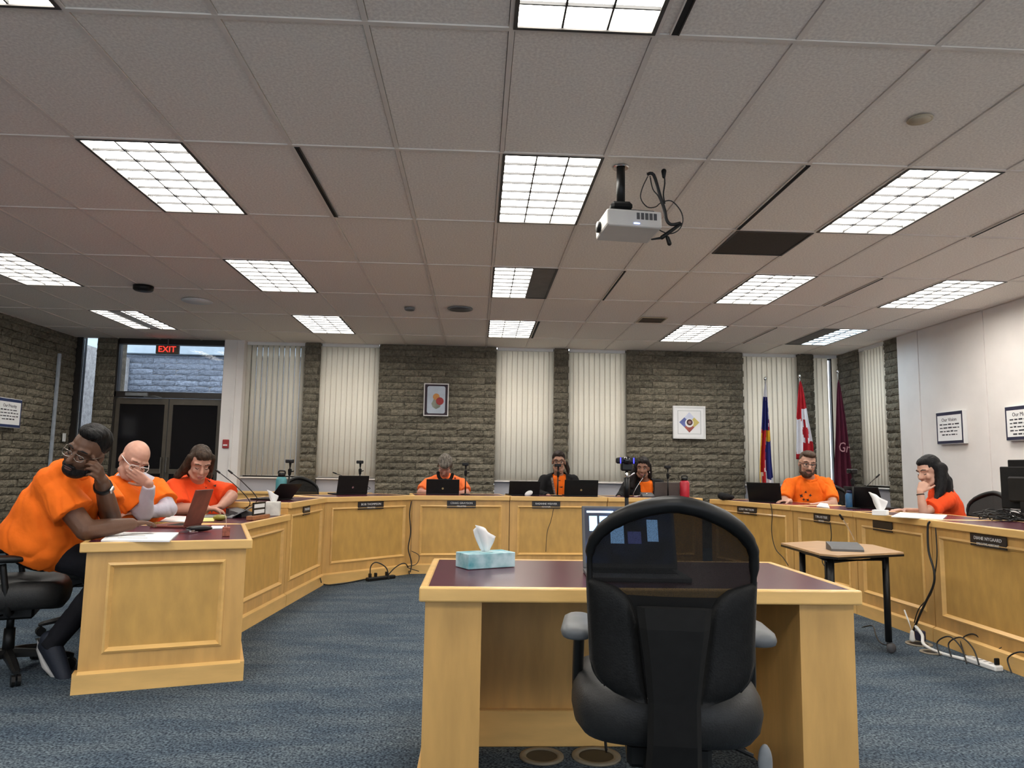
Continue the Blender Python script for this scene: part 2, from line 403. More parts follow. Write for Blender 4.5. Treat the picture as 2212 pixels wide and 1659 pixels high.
for (i, j), k in LIGHTS.items():
    L = thing('ceiling_light', lab.get((i, j), 'recessed ceiling light panel behind the camera'), 'light', (gx(i)+TW/2, GY0+(j+.5)*TL, CEIL), 0, 'recessed ceiling lights')
    obj('housing', hous_me, L); obj('frame', fr_me, L)
    if k == 0: obj('diffuser', DIFF, L)
    elif k == 'r':
        obj('diffuser', panel(-.288, .07, EM), L); obj('unlit_section', MB().bb(.07, .288, -.592, .592, .002, .060).mesh('unlit_section', OFFP), L)
    elif k == 'l':
        obj('diffuser', panel(-.06, .288, EMB), L); obj('unlit_section', MB().bb(-.288, -.06, -.592, .592, .002, .060).mesh('unlit_section', OFFP), L)
    elif k == 'two':
        for a, b in ((-.288, -.07), (.07, .288)): obj('diffuser', panel(a, b, EM), L)
        obj('unlit_section', MB().bb(-.07, .07, -.592, .592, .002, .060).mesh('unlit_section', REFL), L)
    obj('louvre', louv_me, L)
# ---------------------------------------------------------------- walls
wl = struct(MB().bb(XL-.25, XL-.02, YR, YB+.2, 0, CEIL+.25).build('wall_left', STONE))
block_face(wl, (XL, 8.95), (0, 1), YB-8.95-.02, .3, CEIL, BMESH)
wr = struct(MB().bb(XR, XR+.2, YR, 9.45, 0, CEIL+.25).build('wall_right', WHITEP))
for a, b in ((8.985, 9.44), (7.765, 8.965), (6.545, 7.745), (5.325, 6.525), (4.105, 5.305), (2.885, 4.085), (1.665, 2.865)):
    o = MB().bb(XR-.012, XR+.01, a, b, .1, CEIL-.002, bev=.003).build('wall_panel', WHITEP, wr)
wz = struct(MB().bb(XL, XR, YR-.2, YR, 0, .75).bb(XL, XR, YR-.2, YR, CEIL-.05, CEIL+.25).build('wall_rear', WHITEP))
for k in range(8):                                   # unseen glazing added behind the camera to lift the ceiling with daylight; eight mullioned bays
    a = XL + (XR-XL)*k/8; b = XL + (XR-XL)*(k+1)/8
    wn = bpy.data.objects.new('window_%d' % (9+k), None); COL.objects.link(wn); struct(wn)
    MB().bb(a, a+.05, YR-.12, YR-.04, .75, CEIL-.05).bb(b-.05, b, YR-.12, YR-.04, .75, CEIL-.05).build('window_frame', DARKB, wn)
    MB().bb(a+.05, b-.05, YR-.09, YR-.085, .75, CEIL-.05).build('pane', GLASS, wn)
# right wall beyond the panels: pier, window with blind, corner pier
def pier(name, x0, x1, y0, y1, face):
    """stone pier; face: list of (start, dir, width)"""
    o = struct(MB().bb(x0, x1, y0, y1, 0, CEIL+.25).build(name, STONE))
    for p, d, wd in face: block_face(o, p, d, wd, .4, CEIL, BMESH)
    return o
pier('wall_right', XR+.01, XR+.25, 9.45, 9.76, [((XR, 9.76), (0, -1), .31), ((XR+.25, 9.76), (-1, 0), .25)])
pier('wall_right', XR+.01, XR+.25, 10.47, YB+.2, [((XR, YB), (0, -1), .61)])
def pierb(x0, x1, yb=YB+.3, sides=True):
    f = [((x0, YB-.03), (1, 0), x1-x0)]
    return pier('wall_back', x0+.01, x1-.01, YB-.02, yb, f)
for a, b in ((-5.67, -5.385), (-2.62, -2.385), (-1.505, .27), (1.15, 1.38), (2.265, 4.09), (4.95, 5.2)): pierb(a, b)
# upper header and column by the door
struct(MB().bb(-3.79, -3.50, YB-.10, YB+.3, 0, CEIL+.25).build('wall_back', WHITEP))
struct(MB().bb(-3.63, -3.60, YB-.115, YB-.10, 0, CEIL).build('trim_1', WHITEP))
SILL = .955
def window(n, a, b, axis='y', sill=SILL):
    """spandrel below, frame and glass above; a..b along the wall"""
    def bx(m, s0, s1, d0, d1, z0, z1, **k):
        return m.bb(s0, s1, YB+d0, YB+d1, z0, z1, **k) if axis == 'y' else m.bb(XR+d0, XR+d1, s0, s1, z0, z1, **k)
    o = struct(bx(MB(), a, b, .06, .22, 0, sill).build('wall_back' if axis == 'y' else 'wall_right', GREYP))
    wn = bpy.data.objects.new('window_%d' % n, None); COL.objects.link(wn); struct(wn)
    f = MB(); bx(f, a, a+.04, .16, .22, sill, CEIL); bx(f, b-.04, b, .16, .22, sill, CEIL); bx(f, a+.04, b-.04, .16, .22, sill, sill+.04); bx(f, a+.04, b-.04, .16, .22, CEIL-.05, CEIL+.25)
    f.build('window_frame', DARKB, wn)
    bx(MB(), a+.04, b-.04, .19, .194, sill+.04, CEIL-.05).build('pane', GLASS, wn)
    bx(MB(), a, b, .0, .16, sill-.02, sill, bev=.004).build('window_sill', WHITEP, wn)
WIN = [(-3.50, -2.62), (-2.385, -1.505), (.27, 1.15), (1.38, 2.265), (4.09, 4.95), (5.2, XR)]
for n, (a, b) in enumerate(WIN): window(n+1, a, b)
window(7, 9.76, 10.47, 'x')
def slat_me(h, w=.089):
    b = MB(); n = 4
    b.sheet(lambda s, t: Vector(((s-.5)*w, .006*(1-(2*s-1)**2), -h*t)), n, 1, .0012)
    return b.mesh('slat', BLIND, True)
SLM = {}
def blind(label, a, b, axis, ang, bottom, skip=(), pitch=.079):
    h = CEIL-.035-bottom
    key = round(h, 3)
    if key not in SLM: SLM[key] = slat_me(h)
    if axis == 'y': t = thing('vertical_blind', label, 'window blind', (a, YB+.03, CEIL), 0, 'vertical window blinds')
    else: t = thing('vertical_blind', label, 'window blind', (XR+.03, a, CEIL), -pi/2 if b < a else pi/2, 'vertical window blinds')
    L = abs(b-a)
    MB().bb(.01, L-.01, -.025, .025, -.045, 0, bev=.004).build('head_rail', WHITE, t)
    n = int((L-.06)/pitch)
    for k in range(n+1):
        if k in skip: continue
        o = obj('slat', SLM[key], t); o.location = (.035 + (L-.07)*k/n, 0, -.035)
        o.rotation_euler = (0, 0, ang + random.uniform(-.08, .08))
    ch = MB()
    ch.tube([(.035, -.02, -.035-h+.01), (L/2, -.022, -.035-h+.006), (L-.035, -.02, -.035-h+.01)], .0025); ch.build('bottom_chain', WHITE, t)
blind('white vertical blind nearest the exit door', -3.50, -2.62, 'y', -.34, .975)
blind('white vertical blind just left of the stone pier with the fruit picture', -2.385, -1.505, 'y', .16, .965)
blind('white vertical blind just right of the stone pier with the fruit picture', .27, 1.15, 'y', .24, .955)
blind('white vertical blind just left of the stone pier with the diamond picture', 1.38, 2.265, 'y', -.24, .955)
blind('white vertical blind behind the tall draped flag with a blue and red cross', 4.09, 4.95, 'y', -.20, .955)
blind('narrow vertical blind with a bright gap behind the maroon flag', 5.2, XR, 'y', -.45, .90, skip=(3,))
blind('white vertical blind on the right wall, next to the white wall panels', 10.47, 9.76, 'x', .35, .98)
# ---------------------------------------------------------------- door with transom, narrow window
d = bpy.data.objects.new('door_1', None); COL.objects.link(d); struct(d); d.location = (-4.59, YB, 0)
DW = .79
f = MB()
f.bb(-DW-.06, -DW+.02, -.02, .10, 0, CEIL-.02).bb(DW-.02, DW+.03, -.02, .10, 0, CEIL-.02)
f.bb(-DW, DW, -.02, .10, 2.10, 2.185).bb(-DW, DW, -.02, .10, 2.90, CEIL+.2)
f.build('door_frame', DARKB, d)
DG = mat('dark_door_glass', (.006, .006, .008), .12, var=.1)
MUL = mat('bronze_stile', (.075, .062, .046), .5, var=.15)
for s in (-1, 1):
    lf = bpy.data.objects.new('door_leaf', None); COL.objects.link(lf); lf.parent = d
    x0, x1 = (-DW+.02, -.006) if s < 0 else (.006, DW-.02)
    b = MB(); b.bb(x0, x0+.055, .01, .055, .01, 2.09).bb(x1-.055, x1, .01, .055, .01, 2.09).bb(x0+.055, x1-.055, .01, .055, 2.0, 2.09).bb(x0+.055, x1-.055, .01, .055, .01, .25).bb(x0+.055, x1-.055, .01, .055, .98, 1.05)
    b.build('stile_frame', MUL if s > 0 else MUL, lf)
    MB().bb(x0+.055, x1-.055, .025, .04, .25, .98).build('pane', DG, lf)
    MB().bb(x0+.055, x1-.055, .025, .04, 1.05, 2.0).build('pane', DG, lf)
    MB().tube([(s*.04, .01, 1.0), (s*.04, -.05, 1.0), (s*.04, -.05, 1.22), (s*.04, .01, 1.22)], .009).build('door_handle', CHROME, lf)
MB().bb(-.62, -.30, -.06, .01, 2.115, 2.165, bev=.006).tube([(-.35, -.04, 2.11), (-.15, -.14, 2.11), (-.1, .0, 2.10)], .008).build('door_closer', GREYPL, d)
MB().bb(-DW+.02, DW-.02, .03, .036, 2.185, 2.90).build('pane', GLASS, d)
n = bpy.data.objects.new('window_8', None); COL.objects.link(n); struct(n)
f = MB(); f.bb(XL, XL+.10, YB-.02, YB+.10, .3, CEIL+.2).bb(-5.69, -5.67, YB, YB+.1, .3, CEIL+.2).bb(XL+.1, -5.69, YB, YB+.1, .28, .32)
f.build('window_frame', DARKB, n)
MB().bb(XL+.1, -5.69, YB+.04, YB+.046, .32, CEIL).build('pane', GLASS, n)
MB().bb(XL+.118, XL+.128, YB-.03, YB-.02, .3, CEIL-.02).build('edge_strip', CHROME, n)
# the outdoor passage wall seen through the transom, under an open sky
ow = struct(MB().bb(-7.2, -2.6, 13.25, 13.45, -.1, 3.05).build('wall_outside', STONEX))
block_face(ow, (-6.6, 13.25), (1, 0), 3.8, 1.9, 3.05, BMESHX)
struct(MB().bb(-7.2, -2.6, 13.1, 13.6, 3.06, 3.7).build('beam_outside', mat('pale_fascia', (.42, .52, .60), .7, var=.08)))
struct(MB().bb(-7.2, -2.6, YB+.4, 13.4, -.12, -.02).build('ground_outside', GREYP))
ox = struct(MB().bb(-6.45, -6.2, YB+.35, 13.2, -.1, CEIL).build('wall_outside', STONEX))
# wood ledge (heater casing) under the two left windows
b = MB(); b.bb(-3.5, -1.52, YB-.38, YB-.115, .72, .755, bev=.006); h = b.build('casing_top', WOODL)
led = thing('heater_casing', 'long low wooden heater casing under the left window blinds', 'casing', (-2.5, YB-.2, 0))
h.parent = led; h.location = (2.5, -(YB-.2), 0)
MB().bb(-1.0, .98, -.16, .085, 0, .72).build('casing_body', WOOD, led)
# ================================================================== FURNITURE
PLATE = mat('name_plate_black', (.012, .010, .012), .4, var=.1)
LETTER = mat('plate_lettering', (.75, .75, .75), .6, var=.02)
def panel_front(t, x0, x1, zt, plinth=.105, side_m=.085):
    """a framed front with recessed panel and applied moulding, on the plane y = 0, facing -Y"""
    zb, zu = .80 - .80 + plinth, zt-.05
    a, b, lo, hi = x0+side_m, x1-side_m, .185, zt-.105
    MB().bb(x0, a+.012, 0, .02, zb, zu).build('stile', WOOD, t); MB().bb(b-.012, x1, 0, .02, zb, zu).build('stile', WOOD, t)
    MB().bb(a+.012, b-.012, 0, .02, hi-.012, zu).build('rail', WOOD, t); MB().bb(a+.012, b-.012, 0, .02, zb, lo+.012).build('rail', WOOD, t)
    MB().bb(a+.012, b-.012, .010, .02, lo+.012, hi-.012).build('recessed_panel', PANEL, t)
    w, pr = .030, -.012
    def strip(p, q, r, s):                              # mitred strip: outer edge p-q, inner edge s-r
        k = MB(); o = [Vector((x, pr*.4, z)) for x, z in (p, q)]; i = [Vector((x, .012, z)) for x, z in (s, r)]
        m = [(Vector((p[0]*.6+s[0]*.4, pr, p[1]*.6+s[1]*.4))), (Vector((q[0]*.6+r[0]*.4, pr, q[1]*.6+r[1]*.4)))]
        bo = [Vector((v.x, .015, v.z)) for v in o]
        k.rings([[bo[0], o[0], m[0], i[0]], [bo[1], o[1], m[1], i[1]]]); k.build('moulding', WOODL, t)
    strip((a, hi), (b, hi), (b-w, hi-w), (a+w, hi-w)); strip((a, lo), (b, lo), (b-w, lo+w), (a+w, lo+w))
    strip((a, lo), (a, hi), (a+w, hi-w), (a+w, lo+w)); strip((b, lo), (b, hi), (b-w, hi-w), (b-w, lo+w))
    MB().bb(x0, x1, -.022, .02, 0, plinth-.012).prism([(x0, -.022, plinth-.012), (x0, .0, plinth), (x0, .02, plinth), (x0, .02, plinth-.012)], (x1-x0, 0, 0)).build('plinth', WOODL, t)
def worktop(t, x0, x1, d, zt, over=.028, e=.03, sides=(0, 0)):
    """laminate top in a wood edge band"""
    y0 = -over; xa, xb = x0-sides[0], x1+sides[1]
    MB().bb(xa, xb, y0, y0+e, zt-.05, zt, bev=.006, seg=2).build('front_edge', WOODL, t)
    MB().bb(xa, xb, d-e, d, zt-.05, zt, bev=.006).build('back_edge', WOODL, t)
    MB().bb(xa, xa+e, y0+e, d-e, zt-.05, zt, bev=.006).build('end_edge', WOODL, t); MB().bb(xb-e, xb, y0+e, d-e, zt-.05, zt, bev=.006).build('end_edge', WOODL, t)
    MB().bb(xa+e, xb-e, y0+e, d-e, zt-.04, zt-.0015).build('worktop', BURG, t)
def nameplate(t, xc, zt, txt, w=.32, h=.078):
    p = obj('name_plate', MB().box((0, 0, 0), (w, .008, h), bev=.002).mesh('name_plate', PLATE), t); p.location = (xc, -.006, zt-.05-h/2-.004)
    if txt:
        text('lettering', txt[0], .030, LETTER, p, (0, -.0048, .012), (pi/2, 0, 0), lw=w*.76)
        if len(txt) > 1 and txt[1]: text('lettering', txt[1], .020, LETTER, p, (0, -.0048, -.022), (pi/2, 0, 0), lw=w*(.62 if len(txt[1]) > 10 else .32))
def module(label, p0, p1, zt, depth=.60, txt=None, pw=.32, pf=.5, gap=.008):
    p0, p1 = Vector(p0), Vector(p1); d = p1-p0; L = d.length-gap
    t = thing('dais_desk', label, 'desk', (p0.x, p0.y, 0), math.atan2(d.y, d.x), 'panelled desks of the dais')
    panel_front(t, 0, L, zt)
    worktop(t, 0, L, depth, zt)
    for x in (.0, L-.025): MB().bb(x, x+.025, .02, depth-.06, 0, zt-.05).build('side_panel', WOOD, t)
    if txt is not None: nameplate(t, L*pf, zt, txt, pw)
    return t
A0, A1, B1, C1, D1, E1, F1 = (-1.612, 5.16), (-1.545, 6.2), (-1.47, 7.3), (-.69, 8.11), (.38, 8.27), (1.49, 8.34), (2.62, 8.46)
G0, G1, H1, I1, J1 = (2.66, 8.26), (3.04, 6.98), (3.17, 6.05), (3.20, 5.08), (3.19, 3.55)
ZL, ZD = .74, .835
module('low left maple desk without a plate, where two people in orange sit', A0, A1, ZL)
module('narrow left corner desk with an unreadable plate, in front of the empty chair', A1, B1, ZD, txt=('TRUSTEE', ''), pw=.20, pf=.45)
module('angled desk carrying one closed-back laptop, left of the person in the black scarf', B1, C1, ZD, txt=('BOB THOMPSON', 'TRUSTEE'), pw=.33)
module('front desk of the person in the black scarf', C1, D1, ZD, txt=('CRAIG GRAYSON', 'TRUSTEE'))
module('front desk of the person in a black blazer with glasses', D1, E1, ZD, txt=('RAEANNE WEAVER', 'CHAIR'), pf=.37)
module('front desk with the red bottle, mostly hidden behind the near office chair', E1, F1, ZD)
module('angled right desk with a laptop in front of the person in the printed T-shirt', G0, G1, ZD, txt=('CORY MATTSON', 'TRUSTEE'), pf=.48)
module('narrow right desk behind the small wooden table', G1, H1, ZD, txt=('TRUSTEE', 'BOARD'), pw=.24)
module('right desk with a blank black plate, below the person with chin on fist', H1, I1, ZD, txt=(), pw=.26, pf=.40)
module('nearest right desk, cut by the right edge of the picture', I1, J1, ZD, txt=('DIANE NYGAARD', 'EXECUTIVE ASSISTANT'), pw=.33, pf=.385)
# end desk (near left)
PE0, PE1 = Vector((-1.965, 3.885)), Vector((-1.245, 4.135)); dd = PE1-PE0; PW = dd.length; PD = 1.10
ped = thing('end_desk', 'near left maple end desk with a burgundy top, beside the person rubbing one eye', 'desk', (PE0.x, PE0.y, 0), math.atan2(dd.y, dd.x))
panel_front(ped, 0, PW, ZL, side_m=.10)
worktop(ped, 0, PW, PD, ZL, sides=(.03, .03))
MB().bb(PW-.02, PW, .02, PD-.03, 0, ZL-.05).build('side_panel', WOOD, ped)
MB().bb(PW, PW+.02, -.022, PD-.05, 0, .1).build('side_plinth', WOODL, ped); MB().bb(-.02, 0.0, -.022, .06, 0, .1).build('side_plinth', WOODL, ped)
MB().bb(0, .02, .02, .12, 0.1, ZL-.05).build('side_return', WOOD, ped)
# centre desk
cd = thing('witness_desk', 'maple centre desk with a burgundy top in front of the empty office chair', 'desk', (.588, 2.575, 0))
hw = .775
worktop(cd, -hw, hw, .80, ZL, over=.0, sides=(0, 0))
for s in (-1, 1):
    a, b = sorted((s*(hw-.02), s*(hw-.215)))
    MB().bb(a, b, .03, .74, .0, ZL-.05).build('pedestal', WOOD, cd)
    a, b = sorted((s*(hw-.02), s*(hw-.002))); MB().bb(a, b, .02, .75, 0, .11, bev=.004).build('plinth', WOODL, cd)
MB().bb(-hw+.215, hw-.215, .64, .66, .0, ZL-.05).build('modesty_panel', WOOD, cd)
MB().bb(-hw+.215, hw-.215, .605, .64, .0, .145, bev=.004).build('kick_board', WOODL, cd)
# small trapezoid table on castors
TT = mat('table_laminate', (.46, .29, .15), .4, var=.15, scale=6, stretch=(1, 4, 1))
tb = thing('side_table', 'small wooden table with black castor legs in front of the right desks', 'table', (2.5, 4.95, 0))
TP = [(2.20, 5.27), (2.17, 4.60), (2.24, 4.515), (2.79, 4.735), (2.85, 5.22), (2.56, 5.46)]
MB().prism([(x, y, .622) for x, y in TP], (0, 0, .022)).build('table_top', TT, tb, world=True)
MB().prism([(2.5+(x-2.5)*1.004, 4.95+(y-4.95)*1.004, .618) for x, y in TP], (0, 0, .014)).build('edge_strip', BLACK, tb, world=True)
leg = [(2.30, 5.15), (2.245, 4.62), (2.56, 5.32), (2.69, 4.78)]
for i, (x, y) in enumerate(leg):
    l = MB().cone((x, y, .07), (x, y, .62), .021, .021, 14).build('leg', BLACK, tb, True, world=True)
    MB().ell((x+.01, y-.01, .033), (.032, .018, .033)).cone((x, y, .05), (x, y, .085), .014).build('castor', DGREY, l, True, world=True)
f = MB()
for p, q in ((leg[0], leg[1]), (leg[1], leg[3]), (leg[3], leg[2]), (leg[2], leg[0])):
    f.tube([(p[0], p[1], .595), (q[0], q[1], .595)], .015, 6)
f.build('apron_frame', BLACK, tb, world=True)
MB().rcone((2.665, 4.75, .54), (2.67, 4.76, .595), .011, .008).build('lock_knob', BLACKM, tb, True, world=True)

# ---------------------------------------------------------------- office chair (prototype)
def interp(tab, z):
    if z <= tab[0][0]: return tab[0][1]
    for (a, p), (b, q) in zip(tab, tab[1:]):
        if z <= b: return p+(q-p)*(z-a)/(b-a)
    return tab[-1][1]
CW = [(.585, .085), (.60, .135), (.62, .172), (.645, .196), (.68, .206), (.80, .212), (.90, .216), (.955, .215), (.985, .205), (1.015, .182), (1.04, .150), (1.06, .112), (1.075, .070), (1.083, .03), (1.085, .0)]
CIN = [(.585, .062), (.70, .078), (.80, .090), (.84, .105), (.865, .130), (.880, .165), (.888, .212)]
def cb0(x, z, off=0.0):                              # a point on the curved back
    s = x/.215
    return Vector((x, -.235 - .10*(z-.6) + .035*sin((z-.55)*5.5) - .045*(1-s*s) - off, z))
def make_chair(label, lift=0.0, arm=ARMG):
    def cb(x, z, off=0.0): p = cb0(x, z, off); p.z += lift; return p
    t = thing('office_chair', label, 'chair')
    se = MB(); prof = [(.78, .455), (.92, .460), (.99, .485), (1.02, .525), (1.0, .560), (.94, .588), (.82, .600), (.5, .592), (.1, .588)]; prof = [(k, z+lift) for k, z in prof]
    def outline(k, z):
        P = []
        for a in range(40):
            th = 2*pi*a/40; c, s = cos(th), sin(th); e = .55
            P.append(Vector((k*.256*math.copysign(abs(c)**e, c), .02 + k*.25*math.copysign(abs(s)**e, s), z + (-.02*max(0, s)**3 if z > .45+lift else 0))))
        return P
    se.rings([outline(k, z) for k, z in prof]); se.build('seat', LEATH, t, True)
    MB().grid(lambda a, b: cb((2*a-1)*max(.001, interp(CW, .60+.47*b))*.97, .60+.47*b, -.004), 16, 24).build('mesh_back', MESHF, t, True)
    MB().grid(lambda a, b: cb((2*a-1)*interp(CIN, .60+.25*b)*1.02, .60+.25*b, .004), 8, 12).build('lumbar_mesh', MESHD, t, True)
    fr = MB(); pts = [cb(-interp(CW, z)+.006, z) for z, _ in CW if z > .61] + [cb(interp(CW, z)-.006, z) for z, _ in reversed(CW) if z > .61][1:]
    rad = [.008 + .014*max(0, min(1, (p.z-lift-.90)/.15)) for p in pts]
    fr.tube(spline(pts, 3), [rad[min(i//3, len(rad)-1)] for i in range(3*(len(pts)-1)+1)], 8); fr.build('back_frame', BLACK, t, True)
    for s in (-1, 1):
        def f(a, b, s=s):
            z = .585 + .303*b; i, o = interp(CIN, z), interp(CW, z)+.004; x = i + (max(o, i+.001)-i)*a
            pf = .022*(1-(2*a-1)**4)*(1-(2*b-1)**6)
            return cb(s*x, z, .004 + pf)
        pd = MB(); pd.grid(f, 10, 16); bmesh.ops.solidify(pd.b, geom=list(pd.b.faces), thickness=.02 if s < 0 else -.02); pd.build('side_pad', LEATH, t, True)
        ar = MB(); ar.tube(spline([(s*.15, .02, .435+lift), (s*.22, .02, .44+lift), (s*.243, .01, .52+lift), (s*.240, -.02, .70+lift)], 5), [.016]*16, 8)
        ap = ar.build('arm_post', BLACK, t, True)
        pa = MB(); R = []
        for y, k in ((-.135, .55), (-.125, .85), (-.09, 1), (.06, .95), (.10, .75), (.112, .45)):
            R.append([Vector((s*.244 + .046*k*cos(2*pi*q/14)*(1 if True else 1), y-.03, .725+lift + .021*k*math.copysign(abs(sin(2*pi*q/14))**.6, sin(2*pi*q/14)))) for q in range(14)])
        pa.rings(R); pa.build('arm_pad', arm, t, True)
    sp = MB(); path = [(-.16, .420, .066), (-.22, .40, .070), (-.275, .42, .070), (-.300, .50, .066), (-.306, .60, .064), (-.318, .70, .074), (-.325, .78, .086), (-.318, .83, .092)]; path = [(y, z+lift, w_) for y, z, w_ in path]
    sp.rings([[Vector((x*w_, y+dy, z)) for x, dy in ((-1, .01), (-.8, -.012), (.8, -.012), (1, .01), (.8, .02), (-.8, .02))] for y, z, w_ in path]); sp.build('spine', BLACKM, t)
    MB().bb(-.11, .11, -.17, .12, .39+lift, .455+lift, bev=.012).build('tilt_mechanism', BLACK, t)
    MB().cone((0, 0, .10), (0, 0, .24), .030, .027, 16).cone((0, 0, .24), (0, 0, .40+lift), .019, .019, 14).build('gas_column', BLACK, t, True)
    lv = MB().tube([(.10, -.02, .42+lift), (.19, -.05, .415+lift), (.235, -.06, .40+lift)], .006).build('lever', BLACK, t)
    MB().ell((.265, -.065, .385+lift), (.020, .010, .05)).build('paddle', GREYPL, lv, True)
    for k in range(5):
        a = 2*pi*k/5 + .3; c, s = cos(a), sin(a)
        lg = MB(); lg.rings([[Vector((c*r - s*x*w_, s*r + c*x*w_, z + dz*h)) for x, dz in ((-1, -.6), (-1, .3), (-.5, 1), (.5, 1), (1, .3), (1, -.6))] for r, z, w_, h in ((.02, .105, .026, .028), (.15, .095, .023, .022), (.29, .075, .019, .016), (.315, .07, .012, .01))])
        lo = lg.build('base_leg', BLACK, t)
        cs = MB()
        for q in (-.013, .013): cs.cone((c*.30 - s*(q-.008), s*.30 + c*(q-.008), .029), (c*.30 - s*(q+.008), s*.30 + c*(q+.008), .029), .029, .029, 14)
        cs.cone((c*.30, s*.30, .03), (c*.30, s*.30, .075), .008); cs.build('castor', BLACK, lo)
    return t
chair = make_chair('empty black office chair with a mesh back in the foreground at the centre desk', -.020)
chair.location = (.547, 2.16, -.0); chair.rotation_euler = (0, 0, radians(-9))
LOWC = make_chair('black office chair under the person rubbing one eye', -.09, BLACK)
first = [True]
def chair_at(label, loc, rz):
    c = LOWC if first[0] else copy_tree(LOWC); first[0] = False; c['label'] = label; c.location = loc; c.rotation_euler = (0, 0, rz); c['group'] = 'black office chairs'; return c
chair['group'] = 'black office chairs'
chair_at('black office chair under the person rubbing one eye', (-2.52, 4.24, 0), radians(-68))
chair_at('empty black office chair behind the narrow left corner desk', (-1.82, 8.28, 0), radians(-140))
chair_at('black office chair behind the person with chin on fist', (4.24, 6.25, 0), radians(100))
chair_at('dark office chair behind the person in the printed T-shirt, beside the maroon flag', (4.05, 8.35, 0), radians(150))
chair_at('black office chair under the person in grey sleeves', (-2.62, 5.32, 0), radians(-85))
chair_at('black office chair under the person in red-orange in the left row', (-2.66, 6.35, 0), radians(-95))
chair_at('black office chair under the person in the black scarf', (-.35, 9.2, 0), radians(180))
chair_at('black office chair under the person in glasses and blazer', (1.0, 9.25, 0), radians(180))
chair_at('black office chair under the blazer wearer next to the red bottle', (2.1, 9.3, 0), radians(175))
# ================================================================== PEOPLE
def remesh(b, voxel, m, name, it=4, disp=0.0, dfreq=9.0):
    me = b.mesh('tmp'); o = bpy.data.objects.new('tmp', me); COL.objects.link(o)
    md = o.modifiers.new('r', 'REMESH'); md.mode = 'VOXEL'; md.voxel_size = voxel; md.use_smooth_shade = True
    sm = o.modifiers.new('s', 'SMOOTH'); sm.factor = .5; sm.iterations = it
    dg = bpy.context.evaluated_depsgraph_get(); out = bpy.data.meshes.new_from_object(o.evaluated_get(dg))
    bpy.data.objects.remove(o); bpy.data.meshes.remove(me)
    if disp:
        out.update(); co = [v.co.copy() for v in out.vertices]; no = [v.normal.copy() for v in out.vertices]
        for v, c, n in zip(out.vertices, co, no):
            k = mnoise.noise(Vector((c.x*dfreq, c.y*dfreq, c.z*dfreq*.45 + c.x*dfreq*.5)))
            k2 = mnoise.noise(Vector((c.x*dfreq*.6+7, c.y*dfreq*.6, c.z*dfreq*.6)))
            v.co = c + n*(disp*(.5*k2 - 1.3*max(0, 1-abs(k)*5)))
    for p in out.polygons: p.use_smooth = True
    out.name = name; out.materials.clear(); out.materials.append(m); return out
def child(p, name, me):
    me.transform(wmat(p).inverted()); return obj(name, me, p)
def V(*a): return Vector(a)
def ortho(f, u):
    f = f.normalized(); u = (u - f*u.dot(f)).normalized(); l = u.cross(f); return f, l, u      # forward, left, up
def add_head(b, c, f, u, k=1.0, wide=1.0):
    f, l, u = ortho(f, u); P = lambda a, s, z: c + (f*a + l*s*wide + u*z)*k
    ax = (l, f, u)
    b.ell(P(-.012, 0, .032), (.076*k*wide, .097*k, .090*k), ax); b.ell(P(.022, 0, -.040), (.060*k*wide, .074*k, .078*k), ax)
    b.ell(P(.066, 0, -.098), (.028*k, .024*k, .022*k), ax)
    b.rcone(P(.088, 0, .008), P(.112, 0, -.030), .010*k, .0155*k); b.ell(P(.100, 0, -.034), (.020*k, .014*k, .011*k), ax)
    for s in (-1, 1):
        b.rcone(P(.080, s*.014, .030), P(.066, s*.050, .028), .013*k, .012*k)
        b.ell(P(.068, s*.036, -.030), (.026*k, .022*k, .028*k), ax)
        b.ell(P(-.012, s*.078, -.012), (.009*k, .020*k, .033*k), (l, f*.95 + u*.2, u - f*.2)); b.ell(P(-.012, s*.072, -.012), (.014*k, .012*k, .018*k), ax)
        b.rcone(P(.02, s*.052, -.075), P(.055, s*.028, -.100), .022*k, .020*k)
    b.ell(P(.092, 0, -.066), (.026*k, .010*k, .008*k), ax); b.ell(P(.090, 0, -.079), (.022*k, .010*k, .008*k), ax)
def hand(b, w, d, n, side, curl=.4, k=1.0, spread=.0, thumb=(.6, .7, .3)):
    d = d.normalized(); n = (n - d*n.dot(d)).normalized(); t = d.cross(n)*side
    off = (.031, .0105, -.0105, -.030); ln = (.072, .082, .076, .060); pl = .085*k
    curls = curl if isinstance(curl, (list, tuple)) else [curl]*4
    b.ell(w + d*pl*.52, (.036*k, .050*k, .015*k), (t, d, n))
    for i in range(4):
        kn = w + d*(pl - (.006 if i in (0,) else .012 if i == 3 else 0)) + t*off[i]*k
        b.rcone(w + t*off[i]*.5*k + d*.01, kn, .014*k, .0105*k)
        a = 0; p = kn; c = curls[i]; dd = (d + t*(off[i]*spread*12)).normalized()
        for fr, ca, r in ((.46, .75, .0092), (.30, 1.0, .0083), (.24, .8, .0074)):
            a += c*ca; q = p + (dd*cos(a) + n*sin(a))*ln[i]*fr*k; b.rcone(p, q, r*k, r*.92*k, 10); p = q
    p = w + d*.022*k + t*.026*k; dr = (d*thumb[0] + t*thumb[1] + n*thumb[2]).normalized()
    for L, r, tw in ((.045, .013, 0), (.034, .011, .25), (.028, .009, .3)):
        dr = (dr + (d + n*.6)*tw).normalized(); q = p + dr*L*k; b.rcone(p, q, r*k, r*.9*k, 10); p = q
SKIN = {}
def skin(name, c): return mat('skin_' + name, c, .5, var=.10, scale=12, bump=.05, bscale=150, spec=.35)
def cloth(name, c, var=.12): return mat('cloth_' + name, c, .85, var=var, scale=7, bump=.75, bscale=11, spec=.2, detail=3)
def hairm(name, c, var=.5): return mat('hair_' + name, c, .5, var=var, scale=60, stretch=(1, 1, .18), bump=.6, bscale=140, spec=.18)
